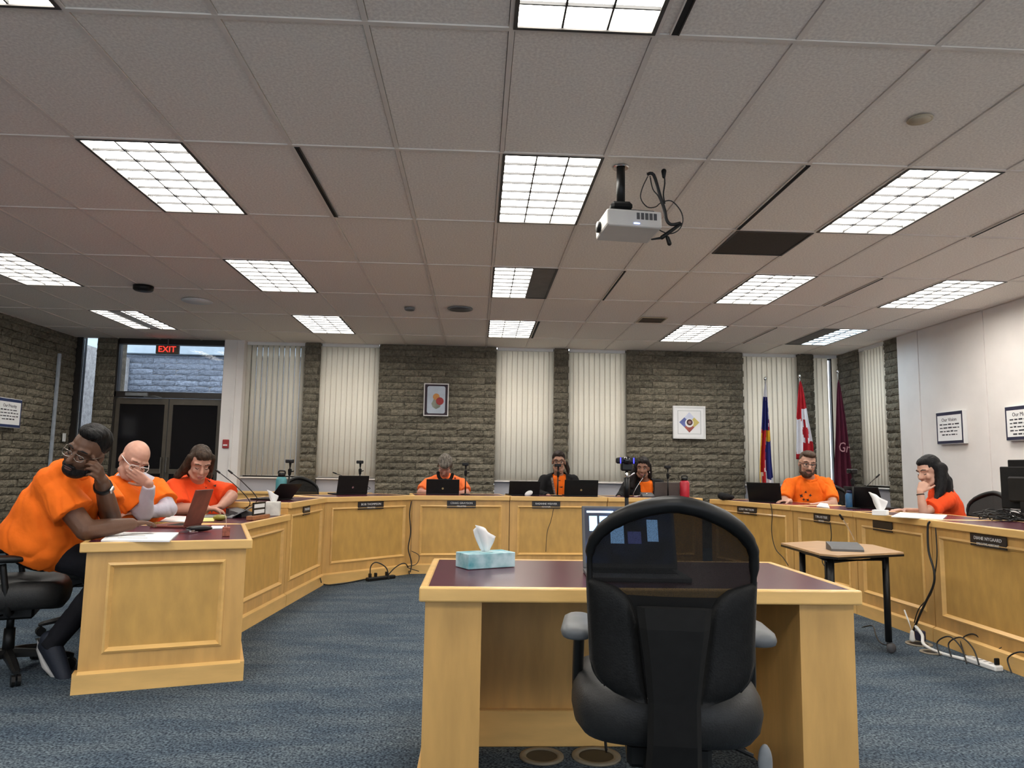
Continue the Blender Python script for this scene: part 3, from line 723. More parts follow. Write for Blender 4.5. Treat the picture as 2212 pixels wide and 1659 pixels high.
EYEW = mat('eye_white', (.34, .31, .29), .3, var=.05); EYED = mat('eye_dark', (.02, .012, .008), .2, var=.1)
def person(label, J, skn, base, voxel=.007, bulk=1.0, eyes='open', brow=(.03, .02, .015), lips=(.30, .12, .10), headk=1.0, legs=True, wide=1.0, armr=1.0):
    """J: joints in the room; H=(centre, forward, up), N neck base, S shoulders [right, left], C chest, P pelvis, E elbows, W wrists, hands [(dir, palm normal, curl, thumb)]"""
    t = thing('person', label, 'person', base)
    b = MB(); c, f, u = J['H']; f, l, u = ortho(f, u); k = headk
    add_head(b, c, f, u, k, wide)
    N, C, P = J['N'], J['C'], J['P']; S = J['S']
    b.rcone(c - f*.022*k - u*.055*k, N, .056*k*wide, .060*k)
    sx = (S[0]-S[1]).normalized(); up = (N-P).normalized(); fw = up.cross(sx).normalized(); ax = (sx, fw, up)
    b.rcone(S[0], S[1], .045, .045); b.rcone((S[0]+S[1])*.5 - up*.03, C, .075, .095*bulk); b.rcone(C, P, .10*bulk, .10*bulk)
    for q in (-1, 1): b.rcone(C + sx*.06*q*bulk, P + sx*.07*q*bulk, .075*bulk, .085*bulk)
    for i in (0, 1):
        E, W = J['E'][i], J['W'][i]; side = 1 if i == 0 else -1
        b.rcone(S[i], E, .052*armr, .043*armr); b.rcone(E, E*.55 + W*.45, .044*armr, .040*armr); b.rcone(E*.55 + W*.45, W, .040*armr, .028*armr)
        hd = J['hands'][i]
        hand(b, W, hd[0], hd[1], side, hd[2], hd[4] if len(hd) > 4 else 1.0, thumb=hd[3] if len(hd) > 3 else (.6, .7, .3))
        if legs:
            hp = P + sx*(.09 if i == 0 else -.09); K, A, T = J['K'][i], J['A'][i], J['T'][i]
            b.rcone(hp, K, .080, .058); b.rcone(K, A, .055, .038); b.rcone(A, T, .030, .022)
    body = child(t, 'body', remesh(b, voxel, skn, 'body', 3))
    Q = lambda a, s, z: c + (f*a + l*s*wide + u*z)*k
    bm = mat('brow_%.3f_%.3f' % (brow[0], brow[1]), brow, .8, var=.2)
    lm = mat('lip_%.3f' % lips[0], lips, .5, var=.1)
    for s in (-1, 1):
        e = MB()
        if eyes == 'open':
            e.ell(Q(.0785, s*.032, .002), (.0135*k, .009*k, .0075*k), (l, f, u), 12, 8); eo = child(t, 'eye', e.mesh('eye', EYEW, True))
            i2 = MB().ell(Q(.0862, s*.032, .002), (.0062*k, .0025*k, .0062*k), (l, f, u), 10, 6).mesh('iris', EYED, True); i2.transform(wmat(t).inverted()); obj('iris', i2, eo)
        else:
            e.tube([Q(.078, s*.019, -.003), Q(.086, s*.032, -.008), Q(.076, s*.046, -.003)], .0028*k, 6); child(t, 'eyelid_line', e.mesh('eyelid_line', bm, True))
        br = MB(); br.tube([Q(.092, s*.014, .030), Q(.090, s*.032, .037), Q(.074, s*.054, .030)], [.004*k, .005*k, .003*k], 6); child(t, 'eyebrow', br.mesh('eyebrow', bm, True))
    mo = MB(); mo.ell(Q(.0985, 0, -.0665), (.022*k, .006*k, .0055*k), (l, f, u), 12, 6); mo.ell(Q(.0965, 0, -.0775), (.019*k, .006*k, .0060*k), (l, f, u), 12, 6)
    child(t, 'lips', mo.mesh('lips', lm, True))
    t['_'] = 0; del t['_']
    return t, dict(c=c, f=f, l=l, u=u, k=k, Q=Q, ax=ax, sx=sx, fw=fw, up=up)
def shirt(t, J, G, m, bulk=1.0, sleeve=.62, voxel=.010, name='shirt', belly=1.0, flare=1.25, neckr=.075, disp=.004, armr=1.0, cut=None):
    b = MB(); S, N, C, P = J['S'], J['N'], J['C'], J['P']; sx, fw, up = G['sx'], G['fw'], G['up']; ax = (sx, fw, up)
    ar_ = .066*min(1, armr+.1); b.rcone(S[0] - up*.012, S[1] - up*.012, ar_, ar_)
    mid = (S[0]+S[1])*.5; hw_ = (S[0]-S[1]).length*.5
    st = [(N + up*.020, neckr*.95, neckr*.95), (N*.55+mid*.45 - up*.004, hw_*.80, .092*bulk), (mid*.75+C*.25, max(hw_*1.02, .160*bulk), .112*bulk), (C + fw*.010, .176*bulk, .130*bulk), ((C+P)*.5 + fw*.022*belly, .176*bulk, .140*bulk*belly), (P + up*.03 + fw*.018*belly, .184*bulk, .148*bulk*belly), (P - up*.06, .186*bulk, .146*bulk*belly)]
    pp = spline([q[0] for q in st], 5); R = []
    for i_, p in enumerate(pp):
        k_ = min(i_//5, len(st)-2); f_ = i_/5-k_; f_ = f_*f_*(3-2*f_); w_ = st[k_][1]*(1-f_)+st[k_+1][1]*f_; d_ = st[k_][2]*(1-f_)+st[k_+1][2]*f_
        R.append([p + sx*w_*math.copysign(abs(cos(2*pi*q/28))**.85, cos(2*pi*q/28)) + fw*d_*math.copysign(abs(sin(2*pi*q/28))**.9, sin(2*pi*q/28)) for q in range(28)])
    b.rings(R)
    for i in (0, 1):
        d = J['E'][i]-S[i]; sg = 1 if i == 0 else -1
        if armr > .7: b.rcone(S[i] - up*.015, C*.8 + mid*.2 + sx*sg*.075*bulk, .066*armr, .085*bulk); b.rcone(S[i], N + sx*sg*.045, .060, .052)
        if sleeve <= 1.0:
            e = S[i] + d*sleeve; b.rcone(S[i], S[i]+d*.25, .068*armr, .066*armr); b.cone(S[i] + d*.12, e, .070*armr, .058*flare*armr, 16)
        else:
            W = J['W'][i]; b.rcone(S[i], J['E'][i], .067*armr, .056*armr); b.cone(J['E'][i] - (W-J['E'][i])*.0, J['E'][i] + (W-J['E'][i])*.93, .057*armr, .042*armr, 16)
            b.ell(J['E'][i], .058*armr)
    return child(t, name, remesh(b, voxel, m, name, 5, disp))
def collar(t, J, G, m, r=.068, th=.009, dz=.03, name='collar'):
    b = MB(); up = ((G['c'] - J['N']).normalized()*.35 + G['up']*.65).normalized(); x, y = MB.frame(up); c = J['N'] + up*.004
    pts = [c + (x*cos(2*pi*k/24) + y*sin(2*pi*k/24))*r + G['fw']*.012 for k in range(24)]
    b.rings([[p + ((p-c).normalized()*cos(2*pi*q/8) + up*sin(2*pi*q/8)*1.3)*th for q in range(8)] for p in pts], closed=True)
    return child(t, name, b.mesh(name, m, True))
def trousers(t, J, G, m, bulk=1.0, voxel=.012, shoe=None):
    b = MB(); P = J['P']; sx, fw, up = G['sx'], G['fw'], G['up']
    b.ell(P - up*.03, (.185*bulk, .145*bulk, .13), (sx, fw, up))
    for i in (0, 1):
        hp = P + sx*(.09 if i == 0 else -.09); K, A = J['K'][i], J['A'][i]
        b.rcone(hp, K, .098*bulk, .074); b.rcone(K, K*.2+A*.8, .072, .058); b.cone(K*.4+A*.6, A + (A-K).normalized()*.02, .060, .056, 14)
    child(t, 'trousers', remesh(b, voxel, m, 'trousers', 4, .004))
    if shoe:
        for i in (0, 1):
            A, T = J['A'][i], J['T'][i]; d = (T-A).normalized(); s = MB()
            up_ = (V(0, 0, 1) - d*d.z).normalized() if abs(d.z) < .95 else V(1, 0, 0)
            s.rcone(A - d*.03, A + d*.06, .050, .047); s.rcone(A + d*.05, T + d*.03, .047, .036); s.rcone(A - d*.02 - up_*.045, T - up_*.02, .034, .028)
            so = child(t, 'shoe', remesh(s, .008, shoe[0], 'shoe', 3))
            q = MB(); q.tube([A - d*.075 - up_*.068, A - d*.02 - up_*.080, A + d*.08 - up_*.086, T + d*.02 - up_*.046], [.014, .020, .020, .014], 8); qm = q.mesh('sole', shoe[1], True); qm.transform(wmat(t).inverted()); obj('sole', qm, so)
def glasses(t, G, m, w=.029, h=.018, th=.0018, dz=.0, drop=0.0):
    Q = G['Q']; b = MB(); z0 = .0 + dz
    for s in (-1, 1):
        ring = []
        for a in range(20):
            th_ = 2*pi*a/20; cx, sz = cos(th_), sin(th_); cx = math.copysign(abs(cx)**.7, cx); sz = math.copysign(abs(sz)**.7, sz)
            ring.append(Q(.108 - .012*abs(cx*w/.03), s*.034 + cx*w, z0 + sz*h))
        b.tube(ring + ring[:1], th, 6)
        b.tube([Q(.094, s*(.034+w), z0+.006), Q(.05, s*.080, z0+.008), Q(-.01, s*.084, z0+.006)], th, 6)
    b.tube([Q(.108, -.006, z0+.006), Q(.112, 0, z0+.009), Q(.108, .006, z0+.006)], th, 6)
    return child(t, 'glasses', b.mesh('glasses', m, True))
def decal(t, so, polys, m, name, th=.0012):
    """flat print: polygons given as picture points, laid onto the garment's own surface"""
    bv = BVHTree.FromPolygons([wmat(t) @ v.co for v in so.data.vertices], [tuple(p.vertices) for p in so.data.polygons])
    for poly in polys:
        pts = []; n0 = None
        for u, v in poly:
            h = bv.ray_cast(CAMP, ray(u, v).normalized())
            if h[0] is None: break
            pts.append(h[0] - ray(u, v).normalized()*.003); n0 = ray(u, v).normalized()
        else:
            b = MB(); b.prism(pts, -n0*th); child(t, name, b.mesh(name, m))
def star(u, v, r, n=5, a0=0, q=.42):
    return [(u + (r if i % 2 == 0 else r*q)*sin(a0 + pi*i/n), v - (r if i % 2 == 0 else r*q)*cos(a0 + pi*i/n)) for i in range(2*n)]
OR1 = cloth('orange', (.93, .165, .012)); OR2 = cloth('orange_red', (.90, .085, .018)); OR3 = cloth('orange_peach', (.92, .19, .05))
GREYS = cloth('heather_grey', (.50, .48, .55)); BLKC = cloth('black_blazer', (.010, .010, .011), .3); DENIM = cloth('dark_denim', (.012, .015, .024), .3)
PRINT = mat('dark_print', (.03, .015, .015), .8, var=.1)
SEATP = {}
def seated(base, fwd, z=.50, knee=.46, spread=.11):
    """default lower body for people behind desks"""
    fwd = fwd.normalized(); rt = V(fwd.y, -fwd.x, 0)
    P = V(base.x, base.y, z+.10)
    K = [P + fwd*.42 + rt*s*spread*1.1 + V(0, 0, -.07) for s in (1, -1)]
    A = [k + fwd*.02 + V(0, 0, .10-k.z) for k in K]; T = [a + fwd*.13 + V(0, 0, -.06) for a in A]
    return P, K, A, T
# ---------------------------------------------------------------- person rubbing one eye (near left)
S1 = skin('deep', (.115, .055, .032))
base = V(-2.50, 4.24, 0)
J = dict(H=(at(187, 976, 3.93), V(-.16, -.96, -.20), V(.42, .05, .88)), N=at(160, 1010, 4.08), S=[at(108, 1042, 4.02), at(208, 1048, 4.34)], C=at(128, 1094, 4.20), P=at(92, 1170, 4.24),
         E=[at(186, 1146, 4.00), at(240, 1119, 4.30)], W=[at(283, 1132, 4.22), at(219, 1038, 3.93)],
         hands=[(at(330, 1122, 4.34)-at(283, 1128, 4.22), V(.05, .1, -1), .30, (.7, .6, .2)), (at(205, 1000, 3.80)-at(219, 1038, 3.93), V(-.85, .15, .0), [.70, .80, .95, 1.05], (.75, .45, .5))])
J['K'] = [V(-1.99, 4.22, .55), V(-2.02, 4.52, .55)]; J['A'] = [at(112, 1392, 4.20), V(-2.12, 4.62, .12)]; J['T'] = [at(137, 1455, 4.17), V(-1.98, 4.66, .05)]
t, G = person('person in an orange T-shirt and watch rubbing one eye at the near left desk', J, S1, base, .0055, 1.25, eyes='down', brow=(.008, .006, .005), lips=(.085, .035, .03), headk=1.03, armr=1.22)
OS = shirt(t, J, G, OR1, 1.30, .66, .008, belly=1.14, flare=1.45, disp=.006, armr=1.28)
collar(t, J, G, OR1, .076, .010)
trousers(t, J, G, cloth('black_trousers', (.010, .010, .013), .3), 1.2, shoe=(mat('navy_shoe', (.012, .016, .028), .7, bump=.2), mat('white_sole', (.5, .48, .46), .7)))
Q = G['Q']; ax = (G['l'], G['f'], G['u'])
H1m = hairm('black', (.005, .0045, .0045))
b = MB(); b.ell(Q(-.032, 0, .056), (.086, .094, .088), ax); b.ell(Q(-.005, 0, .108), (.070, .078, .046), ax); b.ell(Q(.030, .02, .118), (.050, .050, .030), ax)
child(t, 'hair', remesh(b, .007, H1m, 'hair', 2, .003, 30))
b = MB(); b.ell(Q(.036, 0, -.090), (.062, .066, .046), ax)
for s in (-1, 1): b.rcone(Q(.0, s*.066, -.02), Q(.035, s*.056, -.085), .010, .020)
b.rcone(Q(.094, -.026, -.058), Q(.094, .026, -.058), .009, .009)
child(t, 'beard', remesh(b, .006, hairm('beard_black', (.012, .010, .010)), 'beard', 2))
glasses(t, G, mat('steel_wire', (.35, .33, .30), .25, metal=.9), dz=.002, th=.0017, w=.026, h=.016)
w0, w1 = J['W'][1], J['E'][1]; d = (w1-w0).normalized()
b = MB(); b.cone(w0 + d*.055, w0 + d*.078, .045, .047, 18); wt = child(t, 'watch_strap', b.mesh('watch_strap', BLACK, True))
x, y = MB.frame(d); b = MB(); b.box((0, 0, 0), (.034, .034, .012), bev=.004); me = b.mesh('watch_face', CHROME)
dv = V(.7, -.6, .2); dv = (dv - d*dv.dot(d)).normalized(); R = Matrix((d.cross(dv), d, dv)).transposed().to_4x4()
me.transform(wmat(t).inverted() @ Matrix.Translation(w0 + d*.066 + dv*.049) @ R); obj('watch_face', me, wt)
# ---------------------------------------------------------------- person in grey sleeves
S2 = skin('pink', (.55, .30, .22))
base = V(-2.62, 5.32, 0)
J = dict(H=(at(290, 993, 5.06), V(.58, -.55, -.55), V(.45, -.10, .88)), N=at(285, 1030, 5.22), S=[at(250, 1050, 5.05), at(337, 1052, 5.36)], C=at(290, 1085, 5.25), P=V(-2.60, 5.32, .58),
         E=[at(312, 1110, 5.10), at(365, 1100, 5.25)], W=[at(322, 1044, 5.00), at(305, 1108, 5.12)],
         hands=[(at(274, 1016, 4.96)-at(322, 1044, 5.00), V(-.15, .9, .25), .15, (.7, .5, .2)), (V(-.3, -.2, .0), V(0, 0, -1), .3)])
_, J['K'], J['A'], J['T'] = seated(V(-2.6, 5.32, 0), V(1, 0, 0))
t, G = person('person in grey sleeves under an orange T-shirt, cheek resting on one hand', J, S2, base, .0055, 1.05, eyes='down', brow=(.20, .11, .07), lips=(.40, .17, .14), headk=1.05)
shirt(t, J, G, GREYS, 1.02, 1.5, .009, name='grey_undershirt', disp=.004)
shirt(t, J, G, OR1, 1.20, .72, .009, belly=1.05, flare=1.4, armr=1.12, disp=.005)
collar(t, J, G, GREYS, .070, .012); trousers(t, J, G, DENIM)
glasses(t, G, mat('clear_frame', (.75, .73, .72), .25, var=.02), w=.028, h=.019, th=.0026)
# ---------------------------------------------------------------- person in red-orange, left row
S3 = skin('fair', (.50, .26, .19))
base = V(-2.66, 6.35, 0)
J = dict(H=(at(432, 1000, 5.95), V(.48, -.72, -.50), V(.22, -.25, .94)), N=at(425, 1040, 6.10), S=[at(378, 1053, 5.98), at(468, 1058, 6.22)], C=at(425, 1085, 6.15), P=V(-2.55, 6.3, .56),
         E=[at(385, 1100, 5.90), at(500, 1072, 6.15)], W=[at(445, 1098, 5.84), at(478, 1093, 5.98)],
         hands=[(V(.8, .1, -.05), V(0, 0, -1), .45), (V(-.35, -.6, -.05), V(0, 0, -1), .45)])
_, J['K'], J['A'], J['T'] = seated(V(-2.6, 6.35, 0), V(1, 0, 0))
t, G = person('person in a red-orange T-shirt looking down, furthest of the left row', J, S3, base, .007, 1.25, eyes='down', brow=(.06, .035, .02), lips=(.38, .13, .12), headk=1.02, wide=1.04, armr=1.15)
so = shirt(t, J, G, OR2, 1.46, .85, .010, belly=1.1, flare=1.5, armr=1.15, disp=.005); collar(t, J, G, OR2, .074, .009); trousers(t, J, G, DENIM, 1.2)
decal(t, so, [[(446, 1034), (455, 1040), (453, 1042)], [(462, 1036), (467, 1042), (465, 1044)], [(460, 1048), (467, 1047), (466, 1052)], [(438, 1050), (447, 1053), (446, 1055)]], PRINT, 'shirt_print')
Q = G['Q']; ax = (G['l'], G['f'], G['u'])
b = MB(); b.ell(Q(-.025, 0, .048), (.086, .104, .092), ax); b.ell(Q(.01, 0, .085), (.070, .082, .050), ax)
for s in (-1, 1):
    b.rcone(Q(.0, s*.076, .05), Q(-.04, s*.090, -.09), .030, .036)
b.rcone(Q(-.06, 0, .0), Q(-.085, 0, -.12), .080, .070); b.rcone(Q(-.04, -.07, -.05), Q(-.06, -.115, -.155), .040, .036)
b.rcone(Q(-.04, .07, -.05), Q(-.03, .10, -.13), .036, .028)
child(t, 'hair', remesh(b, .008, hairm('brown', (.050, .032, .022)), 'hair', 2, .005, 24))
# ---------------------------------------------------------------- person in the black scarf
S4 = skin('rosy', (.50, .25, .19))
base = V(-.38, 9.2, 0)
J = dict(H=(at(961, 1005, 8.90), V(-.06, -.60, -.80), V(.05, -.72, .69)), N=at(960, 1030, 9.10), S=[at(925, 1043, 9.10), at(996, 1043, 9.10)], C=at(960, 1075, 9.15), P=V(-.37, 9.2, .60),
         E=[at(908, 1064, 8.95), at(1008, 1066, 8.95)], W=[at(932, 1066, 8.68), at(988, 1066, 8.68)],
         hands=[(V(.3, -.8, -.1), V(0, 0, -1), .4), (V(-.3, -.8, -.1), V(0, 0, -1), .4)])
_, J['K'], J['A'], J['T'] = seated(V(-.37, 9.25, 0), V(0, -1, 0))
t, G = person('person in an orange shirt and black scarf bent over a laptop', J, S4, base, .008, 1.0, eyes='down', brow=(.12, .10, .09))
so = shirt(t, J, G, OR3, 1.12, .8, .010, flare=1.3); trousers(t, J, G, DENIM)
decal(t, so, [star(983, 1033, 3, 4), star(945, 1042, 2.4, 4)], PRINT, 'shirt_print')
Q = G['Q']; ax = (G['l'], G['f'], G['u'])
b = MB(); b.ell(Q(-.018, 0, .050), (.088, .106, .094), ax); b.ell(Q(.045, 0, .075), (.066, .058, .045), ax); b.rcone(Q(.0, .072, .05), Q(.01, .08, -.02), .022, .016); b.rcone(Q(.0, -.072, .05), Q(.01, -.08, -.02), .022, .016)
child(t, 'hair', remesh(b, .008, hairm('grey', (.17, .15, .125), .55), 'hair', 2, .007, 26))
b = MB(); c = J['N']; pts = [at(946, 1018, 8.93), at(948, 1030, 8.93), at(956, 1038, 8.90), at(964, 1040, 8.89), at(974, 1034, 8.92), at(978, 1022, 8.94)]
b.tube(spline(pts, 4), .022, 8); b.rcone(at(962, 1038, 8.89), at(961, 1058, 8.90), .028, .022); child(t, 'black_scarf', remesh(b, .008, BLKC, 'black_scarf', 3))
# ---------------------------------------------------------------- person in glasses and blazer
S5 = skin('tan', (.40, .22, .15))
def blazer(t, J, G, m, bulk=1.05):
    """open jacket: a shell with long sleeves, cut open down the front"""
    o = shirt(t, J, G, m, bulk*1.1, 1.5, .010, 'blazer', armr=1.08, disp=.003)
    me = o.data; bm = bmesh.new(); bm.from_mesh(me); inv = wmat(t); N = J['N']; sx, fw, up = G['sx'], G['fw'], G['up']; kill = []
    for v in bm.verts:
        p = inv @ v.co - N; h = p.dot(up); a = p.dot(sx); f = p.dot(fw)
        if f > .02 and abs(a) < .060 + max(0, .03 + h*.12)*.5: kill.append(v)
        elif abs(a) < .065 and h > -.045 and f > -.02: kill.append(v)
    bmesh.ops.delete(bm, geom=kill, context='VERTS'); bm.to_mesh(me); bm.free(); return o
base = V(1.0, 9.25, 0)
J = dict(H=(at(1207, 997, 8.95), V(-.10, -.97, -.12), V(.0, -.1, 1)), N=at(1207, 1028, 9.05), S=[at(1176, 1037, 9.06), at(1238, 1037, 9.06)], C=at(1208, 1065, 9.1), P=V(1.0, 9.2, .60),
         E=[at(1163, 1068, 8.98), at(1252, 1070, 8.98)], W=[at(1185, 1072, 8.72), at(1228, 1072, 8.72)],
         hands=[(V(.6, -.6, -.1), V(0, 0, -1), .5), (V(-.6, -.6, -.1), V(0, 0, -1), .5)])
_, J['K'], J['A'], J['T'] = seated(V(1.0, 9.25, 0), V(0, -1, 0))
t, G = person('person in glasses and an open black blazer facing the room behind a slim stand', J, S5, base, .008, .95, brow=(.03, .02, .015))
so = shirt(t, J, G, OR1, .96, .12, .010, armr=.6); blazer(t, J, G, BLKC, 1.10); trousers(t, J, G, DENIM)
decal(t, so, [[(1203, 1037), (1211, 1037), (1210, 1039)], [(1207, 1052), (1216, 1051), (1214, 1054)]], PRINT, 'shirt_print')
Q = G['Q']; ax = (G['l'], G['f'], G['u'])
b = MB(); b.ell(Q(-.025, 0, .046), (.084, .102, .090), ax); b.ell(Q(.005, 0, .082), (.068, .075, .046), ax)
b.rcone(Q(-.04, .085, -.02), Q(-.03, .115, -.10), .030, .026); b.rcone(Q(-.03, .115, -.10), Q(-.02, .12, -.15), .026, .014)
child(t, 'hair', remesh(b, .008, hairm('dark_brown', (.022, .014, .011)), 'hair', 2, .002, 30))
glasses(t, G, BLACK, w=.031, h=.020, th=.0032)
b = MB(); b.tube(spline([at(1192, 1030, 8.93), at(1194, 1045, 8.93), at(1197, 1060, 8.95), at(1200, 1072, 8.96)], 4), .014, 6); child(t, 'scarf', b.mesh('scarf', mat('print_scarf', (.42, .30, .24), .9, col2=(.05, .04, .05), scale=60), True))
# ---------------------------------------------------------------- blazer wearer by the red bottle
base = V(2.1, 9.3, 0)
J = dict(H=(at(1388, 1010, 8.98), V(-.28, -.93, -.18), V(.02, -.1, 1)), N=at(1393, 1040, 9.08), S=[at(1356, 1049, 9.1), at(1424, 1047, 9.1)], C=at(1392, 1078, 9.12), P=V(2.1, 9.25, .56),
         E=[at(1342, 1072, 8.98), at(1440, 1076, 8.98)], W=[at(1336, 1075, 8.72), at(1425, 1080, 8.74)],
         hands=[(V(-.6, -.5, -.05), V(0, 0, -1), .5), (V(-.5, -.6, -.1), V(0, 0, -1), .5)])
_, J['K'], J['A'], J['T'] = seated(V(2.1, 9.3, 0), V(0, -1, 0))
t, G = person('person in a black blazer and earring, seated next to the red bottle', J, skin('brown', (.26, .13, .085)), base, .008, .95, brow=(.02, .012, .01), lips=(.25, .09, .08))
shirt(t, J, G, OR1, .96, .12, .010, armr=.6); blazer(t, J, G, BLKC, 1.12); trousers(t, J, G, DENIM)
Q = G['Q']; ax = (G['l'], G['f'], G['u'])
b = MB(); b.ell(Q(-.025, 0, .046), (.086, .104, .092), ax); b.ell(Q(.005, 0, .082), (.070, .080, .046), ax)
b.rcone(Q(-.02, -.078, .03), Q(-.02, -.105, -.10), .030, .045); b.rcone(Q(-.02, -.105, -.10), Q(.03, -.12, -.24), .052, .036)
b.rcone(Q(-.03, .078, .03), Q(-.04, .090, -.11), .028, .032); b.rcone(Q(-.06, 0, 0), Q(-.09, -.02, -.20), .075, .07)
child(t, 'hair', remesh(b, .008, hairm('near_black', (.016, .012, .011)), 'hair', 2, .004, 22))
MB().ell(Q(.0, .086, -.055), (.006, .006, .012)).build('earring', CHROME, t, True, world=True)
# ---------------------------------------------------------------- person in the printed T-shirt, right
base = V(3.75, 7.95, 0)
J = dict(H=(at(1744, 1001, 7.70), V(-.18, -.96, -.22), V(.10, -.12, .98)), N=at(1748, 1034, 7.84), S=[at(1706, 1046, 7.86), at(1788, 1044, 7.86)], C=at(1748, 1078, 7.9), P=V(3.72, 7.98, .58),
         E=[at(1692, 1086, 7.70), at(1800, 1090, 7.62)], W=[at(1732, 1092, 7.42), at(1752, 1094, 7.34)],
         hands=[(V(-.75, .0, .05), V(0, 0, -1), .45), (V(.25, -.5, -.05), V(0, 0, -1), .5)])
J['W'][0] = at(1706, 1083, 7.48)
_, J['K'], J['A'], J['T'] = seated(V(3.75, 7.98, 0), V(-.7, -.7, 0))
t, G = person('person in glasses and a printed orange T-shirt leaning on the right desk', J, skin('light', (.50, .29, .21)), base, .0075, 1.15, brow=(.06, .035, .02), lips=(.30, .17, .13), headk=1.04, armr=1.1)
so = shirt(t, J, G, OR1, 1.28, .80, .009, belly=1.05, flare=1.25, armr=1.05, disp=.008); collar(t, J, G, OR1, .074, .010); trousers(t, J, G, DENIM)
decal(t, so, [star(1740.5, 1063, 3.6, 3, .2), star(1731, 1071, 5, 4, .5), star(1750.5, 1070, 4, 4, .2), star(1736, 1079, 3.5, 4, .1), star(1745, 1080, 4, 4, .6)], PRINT, 'shirt_print')
Q = G['Q']; ax = (G['l'], G['f'], G['u'])
b = MB(); b.ell(Q(-.026, 0, .046), (.084, .098, .088), ax); b.ell(Q(.02, 0, .100), (.070, .082, .040), ax); b.ell(Q(.055, .01, .102), (.052, .042, .026), ax)
child(t, 'hair', remesh(b, .007, hairm('short_brown', (.085, .055, .038)), 'hair', 2, .003, 30))
b = MB(); b.ell(Q(.036, 0, -.098), (.060, .064, .054), ax)
for s in (-1, 1): b.rcone(Q(.0, s*.070, -.02), Q(.035, s*.058, -.090), .009, .020)
b.rcone(Q(.098, -.026, -.056), Q(.098, .026, -.056), .010, .010); child(t, 'beard', remesh(b, .006, hairm('brown_beard', (.075, .042, .028)), 'beard', 2, .002, 40))
glasses(t, G, BLACK, w=.030, h=.017, th=.0030)
# ---------------------------------------------------------------- person with chin on fist, right
base = V(4.15, 6.25, 0)
J = dict(H=(at(2006, 1018, 6.08), V(-.92, -.22, -.30), V(-.22, .02, .97)), N=at(2028, 1054, 6.14), S=[at(2020, 1078, 6.34), at(2050, 1078, 6.00)], C=at(2044, 1100, 6.2), P=V(4.15, 6.25, .60),
         E=[at(2010, 1109, 6.20), at(1996, 1108, 5.92)], W=[at(1955, 1103, 6.12), at(1987, 1062, 5.95)],
         hands=[(V(-.9, -.1, .05), V(0, 0, -1), .35), (at(1998, 1040, 5.96)-at(1987, 1062, 5.95), V(.6, .5, .3), 1.35, (.8, .5, .3))])
_, J['K'], J['A'], J['T'] = seated(V(4.15, 6.25, 0), V(-1, -.05, 0))
t, G = person('person in a red-orange T-shirt, chin on fist, at the right desks', J, skin('peach', (.52, .30, .22)), base, .0065, .92, eyes='down', brow=(.015, .012, .01), lips=(.42, .16, .14), headk=.98, armr=.85)
so = shirt(t, J, G, OR2, 1.06, .74, .009, flare=1.35, armr=.98, disp=.005); collar(t, J, G, OR2, .064, .008); trousers(t, J, G, DENIM)
Q = G['Q']; ax = (G['l'], G['f'], G['u'])
b = MB(); b.ell(Q(-.030, 0, .048), (.086, .100, .092), ax); b.ell(Q(.0, 0, .088), (.066, .080, .042), ax)
b.rcone(Q(-.035, .055, .02), Q(-.055, .075, -.12), .050, .046); b.rcone(Q(-.055, .075, -.12), Q(-.01, .09, -.25), .048, .022)
b.rcone(Q(-.07, .0, .0), Q(-.115, .0, -.15), .078, .066); b.rcone(Q(-.035, -.06, .02), Q(-.06, -.07, -.18), .045, .040); b.rcone(Q(-.1, .03, -.12), Q(-.06, .07, -.22), .06, .035); b.rcone(at(2032, 1012, 6.03), at(2031, 1060, 5.98), .055, .044); b.rcone(at(2031, 1060, 5.98), at(2019, 1086, 5.93), .042, .012)
child(t, 'hair', remesh(b, .007, hairm('jet', (.005, .0045, .005), .4), 'hair', 3, .002, 30))
b = MB(); w0 = J['W'][1]; d = (J['E'][1]-w0).normalized(); b.cone(w0 + d*.02, w0 + d*.028, .030, .030, 16); child(t, 'bracelet', b.mesh('bracelet', BLACK, True))
# ================================================================== CEILING AND WALL THINGS
GRILLE = mat('return_grille', (.045, .036, .028), .9, var=.3, scale=120)
SLOT = mat('slot_black', (.006, .006, .006), .9, var=.1)
STONEF = YB-.083                                        # in front of the stone face
def slot(label, i, j, off=.0, w=.032, l=1.19):
    t = thing('air_slot', label, 'air vent', (gx(i)+off, GY0+(j+.5)*TL, CEIL), 0, 'linear air slots in the ceiling')
    MB().bb(-w/2, w/2, -l/2, l/2, -.004, .002).build('slot_opening', SLOT, t)
    for s in (-1, 1): MB().bb(s*w/2-.003, s*w/2+.003, -l/2, l/2, -.006, .002).build('slot_rim', TBAR if s < 0 else DARKB, t)
slot('black air slot in the ceiling right of the front left light', -2, 1, .03, .030)
slot('long black air slot between the projector and the front right light', 3, 1, .0, .030)
slot('short-looking black air slot just behind the projector', 2, 3, .0, .022)
slot('air slot between the two middle row lights at the right', 6, 3, .0, .018)
slot('black air slot beside the light nearest the camera', 1, -1, .075, .034)
slot('air slot next to the bluish half-lit ceiling light', 6, 5, .0, .020)
slot('air slot along the right side of the centre back row light', 1, 5, .02, .03)
slot('air slot near the right edge of the picture, beyond the front right light', 6, 1, .0, .02)
t = thing('return_grille', 'dark brown square return air grille in the ceiling right of the projector', 'air vent', (gx(3)+TW/2, GY0+2*TL+.31, CEIL))
MB().bb(-.29, .29, -.29, .29, -.002, .004).build('grille_mesh', GRILLE, t)
MB().bb(-.30, -.285, -.3, .3, -.006, .004).bb(.285, .30, -.3, .3, -.006, .004).bb(-.285, .285, -.3, -.285, -.006, .004).bb(-.285, .285, .285, .3, -.006, .004).build('grille_frame', DARKB, t)
